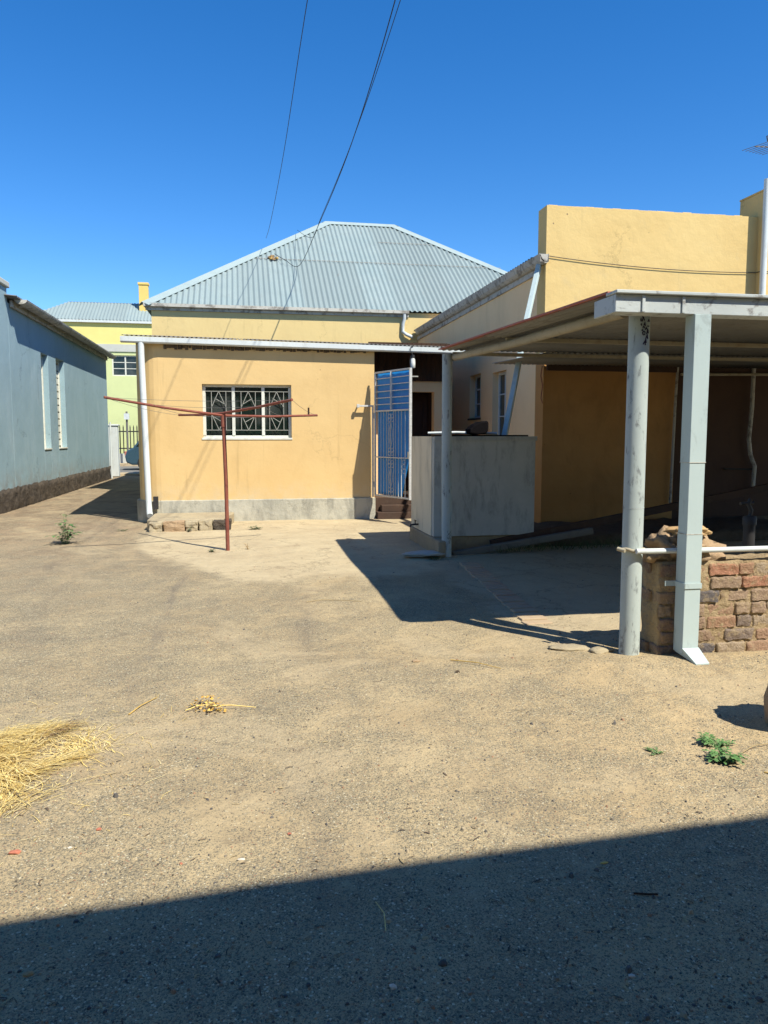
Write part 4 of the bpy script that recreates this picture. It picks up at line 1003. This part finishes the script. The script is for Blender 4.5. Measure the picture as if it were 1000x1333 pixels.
# parked car, mostly hidden behind the house
CRR = thing('parked_car', (-3.0, 36.3, 0), 'slate blue parked car in the street, mostly hidden behind the house corner', 'car')
side = [(-5.05, .35), (-5.10, .62), (-5.0, .88), (-4.75, 1.0), (-4.45, 1.38), (-3.9, 1.45), (-2.9, 1.44), (-2.2, 1.02), (-1.3, .9), (-1.05, .7), (-1.05, .32), (-1.35, .24), (-4.8, .24)]
w = MB(); w.prof([(x, z) for x, z in side], 'y', 35.5, 37.1); w.build('body', 'carpaint', CRR, bevel=.06)
w = MB(); w.prof([(-4.6, 1.05), (-4.38, 1.33), (-3.5, 1.36), (-3.5, 1.02)], 'y', 35.492, 37.108); w.prof([(-3.4, 1.02), (-3.4, 1.36), (-2.92, 1.36), (-2.4, 1.04)], 'y', 35.492, 37.108); w.build('window', 'glass', CRR)
for x in (-4.25, -1.95):
    for y in (35.47, 36.95):
        wl = MB().tube([(x, y, .32), (x, y + .18, .32)], .32, 24).build('wheel', 'tyre', CRR); MB().tube([(x, y - .006, .32), (x, y + .186, .32)], .19, 18).build('hubcap', 'chrome', wl)
for y in (35.55, 36.8): MB().box(-5.115, -5.0, y, y + .25, .66, .84).build('tail_lamp', 'lamp', CRR, bevel=.01)

# ------------------------------------------------------------------ unseen building, made up behind the camera to cast the foreground shadow
OB = thing('added_rear_building', (1, -4, 0), 'unseen plain ochre building added behind the viewer to cast the foreground shadow', 'building')
ra = math.atan(.062)
def rbx(mb, x0, x1, y0, y1, z0, z1): return mb.box(x0, x1, y0, y1, z0, z1, ra, (0, YB0))
YB0 = -1.03
rbx(MB(), -9, 11, YB0 - .3, YB0, 0, 5.15).build('wall', 'ochre_up', OB)
MBk = MB(); rbx(MBk, -9.05, 11.05, YB0 - .35, YB0 + .03, 5.15, 5.25); MBk.build('coping', 'lintel', OB, bevel=.01)
rbx(MB(), -9, -8.7, YB0 - 6, YB0 - .3, 0, 4.6).build('wall', 'ochre_up', OB); rbx(MB(), 10.7, 11, YB0 - 6, YB0 - .3, 0, 4.6).build('wall', 'ochre_up', OB)
rf = MB(); corr(rf, (-9, YB0 - .85, 4.75), (1, .062, 0), (0, -1, .05), 20, 6, .12, .015, 4); rf.build('roof', 'sheet', OB, solid=.003)
for x in (-4.5, 3.5):
    f = MB()
    for (xx, x2, zz, z2) in ((x, x + 1.2, 1.2, 1.26), (x, x + 1.2, 2.2, 2.26), (x, x + .06, 1.26, 2.2), (x + .57, x + .63, 1.26, 2.2), (x + 1.14, x + 1.2, 1.26, 2.2)): rbx(f, xx, x2, YB0 + .002, YB0 + .05, zz, z2)
    ff = f.build('window', 'winframe', OB); pn = MB(); rbx(pn, x + .04, x + 1.16, YB0 + .004, YB0 + .02, 1.24, 2.22); pn.build('pane', 'glass', ff)

# ------------------------------------------------------------------ overhead cables
def cable(name, pts, r, label, grp='overhead cables'):
    # smooth curve through the points
    P = [Vector(p) for p in pts]; out = []
    for i in range(len(P) - 1):
        p0, p1, p2, p3 = P[max(i - 1, 0)], P[i], P[i + 1], P[min(i + 2, len(P) - 1)]
        for k in range(8):
            t = k / 8
            out.append(.5 * ((2 * p1) + (-p0 + p2) * t + (2 * p0 - 5 * p1 + 4 * p2 - p3) * t * t + (-p0 + 3 * p1 - 3 * p2 + p3) * t ** 3))
    out.append(P[-1]); return tag(MB().tube(out, r, 6).build(name, 'cable'), label, 'cable', grp)
cable('overhead_cable', CAB1 := [(1.15, 6.0, 7.96), (.99, 11, 7.45), (.92, 16, 7.12), (.84, 21, 7.10), (.82, 24.0, 7.42)], .006, 'thin overhead cable on the left, ending on the left hip of the roof')
cable('overhead_cable', CAB2 := [(2.36, 5.5, 9.2), (2.26, 11, 7.75), (2.14, 15, 7.02), (1.9, 19, 6.55), (1.68, 22.3, 6.30), (1.3, 22.7, 6.52), (1.02, 23.06, 6.76)], .0085, 'thicker overhead cable looping down onto the roof by the debris clump')
cable('overhead_cable', CAB3 := [(2.62, 5.5, 9.2), (2.36, 11, 7.80), (2.16, 15, 7.08), (1.97, 19, 6.75), (1.92, 21, 6.75), (1.80, 24.6, 7.85)], .006, 'thin overhead cable running just right of the thicker one to the roof top')

# ------------------------------------------------------------------ weeds, straw, stones
def weed(name, c, n, L_, spread, mat, label, up=.5, wd_=.35, seed=1, cat='weed'):
    rw = random.Random(seed); root = thing(name, (c[0], c[1], 0), label, cat, {'leafy_weed': 'leafy weeds on the sand', 'grass_tuft': 'small grass tufts'}.get(name))
    lf = MB(); st = MB()
    for i in range(n):
        a = rw.random() * 6.28; u = up * (.4 + .9 * rw.random()); l = L_ * (.5 + .6 * rw.random())
        bx, by = c[0] + (rw.random() - .5) * spread, c[1] + (rw.random() - .5) * spread; bz = gh(bx, by) + .003
        dx, dy = math.cos(a), math.sin(a); P = []
        for t in range(5):
            s_ = t / 4; P.append(Vector((bx + dx * l * s_ * (1 - .3 * u), by + dy * l * s_ * (1 - .3 * u), bz + l * (u * s_ - .55 * u * s_ * s_))))
        st.tube(P, [.0018, .0016, .0014, .0011, .0008], 4)
        for t in range(1, 5):
            for s1 in ((-1, 1) if t < 4 else (0,)):
                q = P[t]; side_ = Vector((-dy * s1 + dx * .7, dx * s1 + dy * .7, .25 * (rw.random() - .1))).normalized() if s1 else Vector((dx, dy, .1)).normalized()
                ll = l * wd_ * (.7 + .6 * rw.random()); nn = Vector((0, 0, 1)).cross(side_).normalized() * ll * .3; dn = Vector((0, 0, ll * .12))
                lf.add([q, q + side_ * ll * .4 + nn + dn, q + side_ * ll * .62 + nn * .5, q + side_ * ll * .8 + nn * .75, q + side_ * ll - dn, q + side_ * ll * .8 - nn * .75, q + side_ * ll * .62 - nn * .5, q + side_ * ll * .4 - nn + dn],
                       [(0, 1, 2, 6, 7), (2, 3, 4, 5, 6)])
    lf.build('foliage', mat, root); st.build('stem', mat, root)
    return root
weed('leafy_weed', (2.27, 3.30), 18, .075, .05, 'leaf', 'flat green leafy weed in the bright sand below the boulder shadow, the upper one', .85, .42, 3)
weed('leafy_weed', (2.19, 3.13), 26, .088, .055, 'leaf', 'largest flat green leafy weed on the sand at the right, the lower one', .85, .42, 4)
weed('small_weed', (1.92, 3.25), 9, .04, .03, 'leaf', 'tiny green weed alone on the sand left of the larger weeds', .5, .4, 5)
weed('tall_weed', (-2.46, 11.3), 34, .30, .10, 'leafmix', 'bushy upright green weed in the alley mouth near the grey building', 2.3, .24, 6)
weed('grass_tuft', (.20, 12.55), 26, .10, .10, 'leafdark', 'small dark green tuft on the cement under the window', .9, .3, 7)
weed('grass_tuft', (-.42, 10.22), 14, .07, .05, 'leafdark', 'little green tuft at the foot of the clothes post', .9, .3, 8)
weed('grass_tuft', (-.86, 12.45), 10, .10, .03, 'leafdark', 'thin green tuft against the stone edge of the raised slab', 1.3, .3, 18)
weed('dry_sprig', (.05, 10.35), 7, .13, .03, 'drybrown', 'wispy brown sprig on the cement right of the clothes post', 1.3, .15, 9)
weed('grass_tuft', (2.32, 9.15), 22, .09, .18, 'leafdark', 'dark green tuft beside the broken drain slab', .8, .3, 10)
weed('alley_tuft', (-1.9, 12.75), 10, .09, .1, 'leafdark', 'small yellow-green tuft in the alley left of the raised slab', .6, .3, 11)
gs = MB(); rw = random.Random(12)
for i in range(420):
    x = 3.2 + rw.random() ** 1.0 * 1.9; y = 9.25 + rw.random() * .4 + .1 * (x - 3.2); a = rw.random() * 6.28; l = .06 + .12 * rw.random()
    b0 = Vector((x, y, .02)); d = Vector((math.cos(a) * .5, math.sin(a) * .5, .8)); s_ = Vector((.003, 0, 0))
    gs.add([b0 - s_, b0 + s_, b0 + d * l * .6 + s_ * .7, b0 + d * l + Vector((math.cos(a), math.sin(a), -.2)) * l * .4, b0 + d * l * .6 - s_ * .7], [(0, 1, 2, 4), (2, 3, 4)])
o = gs.build('shade_grass', 'leafdark'); o['kind'] = 'stuff'; tag(o, 'patch of dull grass growing in the shade along the beam under the carport', 'grass')
# straw pile
sp = MB(); rw = random.Random(20)
def strand(mb, x, y, z, a, l, wd2, lift=.03, curl=.5):
    P = []; cx, cy = x, y; aa = a; n = 5
    for t in range(n + 1):
        zz = z + lift * math.sin(PI * t / n) * (.5 + rw.random() * .3)
        P.append((cx, cy, zz, aa)); cx += math.cos(aa) * l / n; cy += math.sin(aa) * l / n; aa += (rw.random() - .5) * curl
    vs = []
    for cx, cy, zz, aa in P: vs += [(cx - math.sin(aa) * wd2, cy + math.cos(aa) * wd2, zz), (cx + math.sin(aa) * wd2, cy - math.cos(aa) * wd2, zz + wd2 * .2)]
    mb.add(vs, [(2 * i, 2 * i + 1, 2 * i + 3, 2 * i + 2) for i in range(n)])
CLM = []
for i in range(75):
    r = abs(rw.gauss(0, .6)); a0 = rw.random() * 6.28
    CLM.append((-1.38 + .46 * min(r, 1.35) * math.cos(a0), 3.62 + .52 * min(r, 1.3) * math.sin(a0), rw.gauss(.3, 1.2), .09 * max(0, 1 - r), .02 + .06 * rw.random()))
for i in range(6500):
    cx, cy, ca, ch, cs_ = rw.choice(CLM)
    t = rw.gauss(0, .09); u = rw.gauss(0, cs_)
    x = cx + math.cos(ca) * t - math.sin(ca) * u; y = cy + math.sin(ca) * t + math.cos(ca) * u
    strand(sp, x, y, gh(x, y) + .003 + ch * rw.random(), ca + rw.gauss(0, .4), .05 + .2 * rw.random() ** 1.5, .0008 + .0009 * rw.random(), .012, .9)
for i in range(1500):   # chaff and broken bits
    x = -1.3 + rw.gauss(0, .32); y = 3.62 + rw.gauss(0, .32); strand(sp, x, y, gh(x, y) + .003, rw.random() * 6.28, .01 + .025 * rw.random(), .0011, .002)
for i in range(260):   # loose fan toward the right
    t = rw.random(); x = -1.15 + .30 * t; y = 3.42 + .22 * t + rw.gauss(0, .05 * (1.2 - t)); strand(sp, x, y, gh(x, y) + .004 + .015 * rw.random(), rw.gauss(.55, .28), .10 + .14 * rw.random(), .0013, .006, .3)
for i in range(220):
    t = rw.random(); x = -1.25 + .25 * t; y = 4.0 + .05 * t + rw.gauss(0, .04); strand(sp, x, y, gh(x, y) + .004 + .015 * rw.random(), rw.gauss(.15, .2), .10 + .15 * rw.random(), .0013, .006, .3)
for i in range(60):
    x = -1.2 + rw.random() * .9; y = 2.9 + rw.random() * 1.6; strand(sp, x, y, gh(x, y) + .004, rw.random() * 6.28, .04 + .08 * rw.random(), .001, .004)
o = sp.build('straw_pile', 'straw'); o['kind'] = 'stuff'; tag(o, 'loose pile of pale yellow dry straw on the gravel at the left edge', 'straw')
db = MB()
for i in range(34): t = rw.random(); x = -1.02 + .1 * t; y = 3.85 + .2 * t; strand(db, x + rw.gauss(0, .02), y + rw.gauss(0, .02), gh(x, y) + .006 + .02 * rw.random(), rw.gauss(.95, .15), .12 + .1 * rw.random(), .0014, .015, .3)
tag(db.build('brown_stalks', 'drybrown'), 'bundle of brown dry stalks lying on the right side of the straw pile', 'stalks')
lt = MB(); rw3 = random.Random(44)
for i in range(1900):   # dark crumbs, twig bits and chaff blown over the yard
    y = 1.8 + 10 * rw3.random() ** 1.7; x = y * .184 + (rw3.random() - .5) * (y * 1.2 + .4)
    if x > 2.4 and y > 4.5: continue
    if noise.noise(Vector((x * 1.1, y * 1.1, 4))) < -.12: continue
    strand(lt, x, y, gh(x, y) + .003, rw3.random() * 6.28, .008 + .03 * rw3.random() ** 2, .0012 + .002 * rw3.random() ** 2, .004, .8)
o = lt.build('leaf_litter', 'litter'); o['kind'] = 'stuff'; tag(o, 'tiny dark crumbs of leaf and twig blown over the open yard', 'litter')
# dry plant with golden leaves and a pale stalk
DP = thing('dried_plant', (-.24, 4.27, 0), 'uprooted dried plant with golden brown leaves and long pale stalk on open gravel', 'dried plant')
MB().tube([(-.22, 4.24, .012), (-.08, 4.21, .02), (.05, 4.185, .008)], [.004, .0032, .002], 6).tube([(-.33, 4.2, .01), (-.26, 4.24, .02), (-.2, 4.25, .015)], .003, 5).build('stalk', 'straw', DP)
lf = MB()
for i in range(120):
    x = -.24 + rw.gauss(0, .042); y = 4.265 + rw.gauss(0, .045); z = gh(x, y) + .004 + rw.random() * .045
    if i > 85: x, y = -.155 + rw.gauss(0, .025), 4.19 + rw.gauss(0, .012)
    a = rw.random() * 6.28; l = .01 + .014 * rw.random(); d = Vector((math.cos(a), math.sin(a), rw.random() - .4)) * l; s_ = Vector((-math.sin(a), math.cos(a), rw.random() * .6)) * l * .45; c = Vector((x, y, z))
    lf.add([c, c + d * .5 + s_, c + d, c + d * .5 - s_], [(0, 1, 2, 3)])
lf.build('dry_leaves', 'drygold', DP)
def stick(pts, r, mat, label, cat='twig', name='dry_twig'): return tag(MB().tube([(x, y, gh(x, y) + z) for x, y, z in pts], r, 6).build(name, mat), label, cat, {'dry_twig': 'dry twigs on the ground', 'dry_stalk': 'loose dry stalks on the ground'}.get(name))
stick([(-.63, 4.22, .006), (-.58, 4.33, .012), (-.51, 4.47, .006)], [.004, .0035, .002], 'drybrown', 'straight dark twig on the gravel between the straw and the dried plant')
stick([(1.36, 4.9, .008), (1.5, 4.75, .02), (1.62, 4.62, .008)], [.004, .003, .002], 'drybrown', 'curved brown twig on the sand in front of the carport shadow')
stick([(.55, 6.9, .006), (.7, 6.95, .012), (.95, 6.9, .006), (1.05, 6.84, .006)], [.003, .003, .0025, .002], 'strawdull', 'long pale dry stalk on the gravel in the middle of the yard', 'stalk', 'dry_stalk')
stick([(1.25, 2.22, .004), (1.29, 2.205, .006), (1.325, 2.2, .004)], .003, 'darkwood', 'short dark twig lying in the shaded foreground gravel')
stick([(.40, 2.32, .004), (.415, 2.25, .008), (.405, 2.17, .004)], .0014, 'straw', 'single bleached straw stem in the shaded foreground', 'straw stem', 'straw_stem')
stick([(2.24, 3.12, .01), (2.42, 3.22, .02), (2.56, 3.26, .006)], .002, 'strawdull', 'pale dry stalk beside the large green weed', 'stalk', 'dry_stalk')
stick([(2.3, 2.98, .004), (2.37, 2.88, .01), (2.42, 2.84, .004)], .003, 'drybrown', 'thin brown stalk just below the large green weed', 'stalk', 'dry_stalk')
def stone(name, x, y, r, mat, label, cat='stone', seed=1, sub=2, rough=.4, dz=.0):
    mb = MB(); blob(mb, (x, y, gh(x, y) + r[2] * .35 + dz), r, seed, sub, rough, .6, smooth=(sub > 2)); return tag(mb.build(name, mat), label, cat, {'brick_chip': 'brick chips on the sand', 'pale_pebble': 'single pale pebbles', 'dark_clod': 'dark clods of soil', 'kerb_stone': 'rough stones at the carport floor edge'}.get(name))
stone('brick_chip', -.84, 2.86, (.022, .016, .009), 'brickchip', 'orange-red brick chip on the sand at the left edge, just above the shadow', 'brick chip', 2, 1)
stone('brick_chip', -.57, 2.98, (.011, .011, .006), 'brickchip', 'small orange brick chip right of the larger chip at the left edge', 'brick chip', 3, 1)
stone('brick_chip', -.24, 2.68, (.007, .007, .005), 'brickchip', 'tiny orange brick chip near the shadow line, left of centre', 'brick chip', 4, 1)
stone('brick_chip', .15, 2.8, (.009, .008, .005), 'brickchip', 'tiny reddish brick chip near the centre of the sunlit sand', 'brick chip', 5, 1)
stone('pale_pebble', .38, 1.93, (.012, .010, .007), 'whitestone', 'whitish pebble in the shaded foreground near the bottom centre', 'pebble', 6, 1)
stone('pale_pebble', -.65, 2.86, (.009, .007, .005), 'whitestone', 'small white pebble between two orange brick chips at the left', 'pebble', 7, 1)
stone('pale_pebble', -.03, 2.66, (.014, .008, .005), 'whitestone', 'elongated white pebble on the sand close to the shadow line', 'pebble', 8, 1)
stone('pale_pebble', 1.05, 1.86, (.011, .008, .005), 'whitestone', 'flat pale pebble in the shade right of the bottom centre', 'pebble', 28, 1)
stone('dark_pebble', .54, 2.0, (.014, .011, .008), 'darkstone', 'rounded dark pebble in the shaded foreground', 'pebble', 9, 2, .25)
stone('tan_pebble', -.62, 2.18, (.016, .010, .007), 'sandstone', 'tan pebble in the shade near the lower left corner', 'pebble', 10, 2, .3)
stone('yellow_leaf_litter', 1.24, 2.41, (.02, .008, .004), 'drygold', 'yellow-brown scrap of leaf just inside the shadow at the right', 'leaf', 11, 1)
stone('dark_clod', 1.33, 4.62, (.016, .014, .012), 'soil', 'dark clod of soil on the sand below the curved twig', 'clod', 12, 2)
stone('dark_clod', 1.13, 4.95, (.03, .02, .010), 'redstone', 'reddish brown clod on the sand left of the curved twig', 'clod', 13, 2)
stone('boulder', 2.90, 3.38, (.21, .20, .40), 'redstone', 'rough brown boulder cut by the right edge, casting a dark shadow', 'boulder', 14, 4, .35)
stone('kerb_stone', 2.28, 5.0, (.17, .08, .016), 'stepstone', 'flat dusty stone at the edge of the carport floor, left of the round post', 'stone', 15, 3, .35)
stone('kerb_stone', 2.43, 4.87, (.08, .05, .024), 'stepstone', 'small rough stone touching the foot of the round post', 'stone', 16, 3, .35)
# paver strip across the floor
pv = MB()
for k in range(22):
    t = k / 21; x = 2.62 - .30 * t; y = 8.7 - 2.9 * t
    pv.box(x - .11 + rw.random() * .02, x + .11 + rw.random() * .02, y - .052, y + .052, -.02, .001 + .006 * rw.random(), (rw.random() - .5) * .12)
tag(pv.build('brick_edging', 'paver', bevel=.006), 'sunken line of red bricks set in the carport floor edge', 'edging')

# ------------------------------------------------------------------ light, sky, camera
sun_dir = Vector((.43, -.64, 1.0)).normalized()
el = math.asin(sun_dir.z); az = math.atan2(sun_dir.x, sun_dir.y)
sd = bpy.data.lights.new('sun', 'SUN'); sd.energy = 5.0; sd.angle = R(.53); sd.color = (1.0, .96, .845)
so = bpy.data.objects.new('sun', sd); COL.objects.link(so); so.rotation_euler = sun_dir.to_track_quat('Z', 'Y').to_euler()
W_ = bpy.data.worlds.new('World'); S.world = W_; W_.use_nodes = True; nt = W_.node_tree
bg = nt.nodes['Background']
sky = nt.nodes.new('ShaderNodeTexSky'); sky.sky_type = 'NISHITA'; sky.sun_disc = False; sky.sun_elevation = el; sky.sun_rotation = az
sky.air_density = 1.0; sky.dust_density = 0.0; sky.ozone_density = 3.2; sky.altitude = 1300
hs = nt.nodes.new('ShaderNodeHueSaturation'); hs.inputs['Hue'].default_value = .505; hs.inputs['Saturation'].default_value = 1.34; hs.inputs['Value'].default_value = 1.0
nt.links.new(sky.outputs[0], hs.inputs['Color']); nt.links.new(hs.outputs[0], bg.inputs[0]); bg.inputs[1].default_value = .128

cam = bpy.data.cameras.new('camera'); co = bpy.data.objects.new('camera', cam); COL.objects.link(co)
cam.sensor_fit = 'VERTICAL'; cam.sensor_height = 24; cam.lens = 24 * 1000 / 1333; cam.clip_end = 2000; cam.clip_start = .05
S.cycles.diffuse_bounces = 6
co.location = (0, 0, 1.5); co.rotation_euler = (R(90 - 5.625), 0, R(-10.43))
S.camera = co
S.view_settings.view_transform = 'Standard'; S.view_settings.look = 'None'; S.view_settings.exposure = .62; S.view_settings.gamma = 1
for o in bpy.data.objects:
    if '_o' in o: del o['_o']
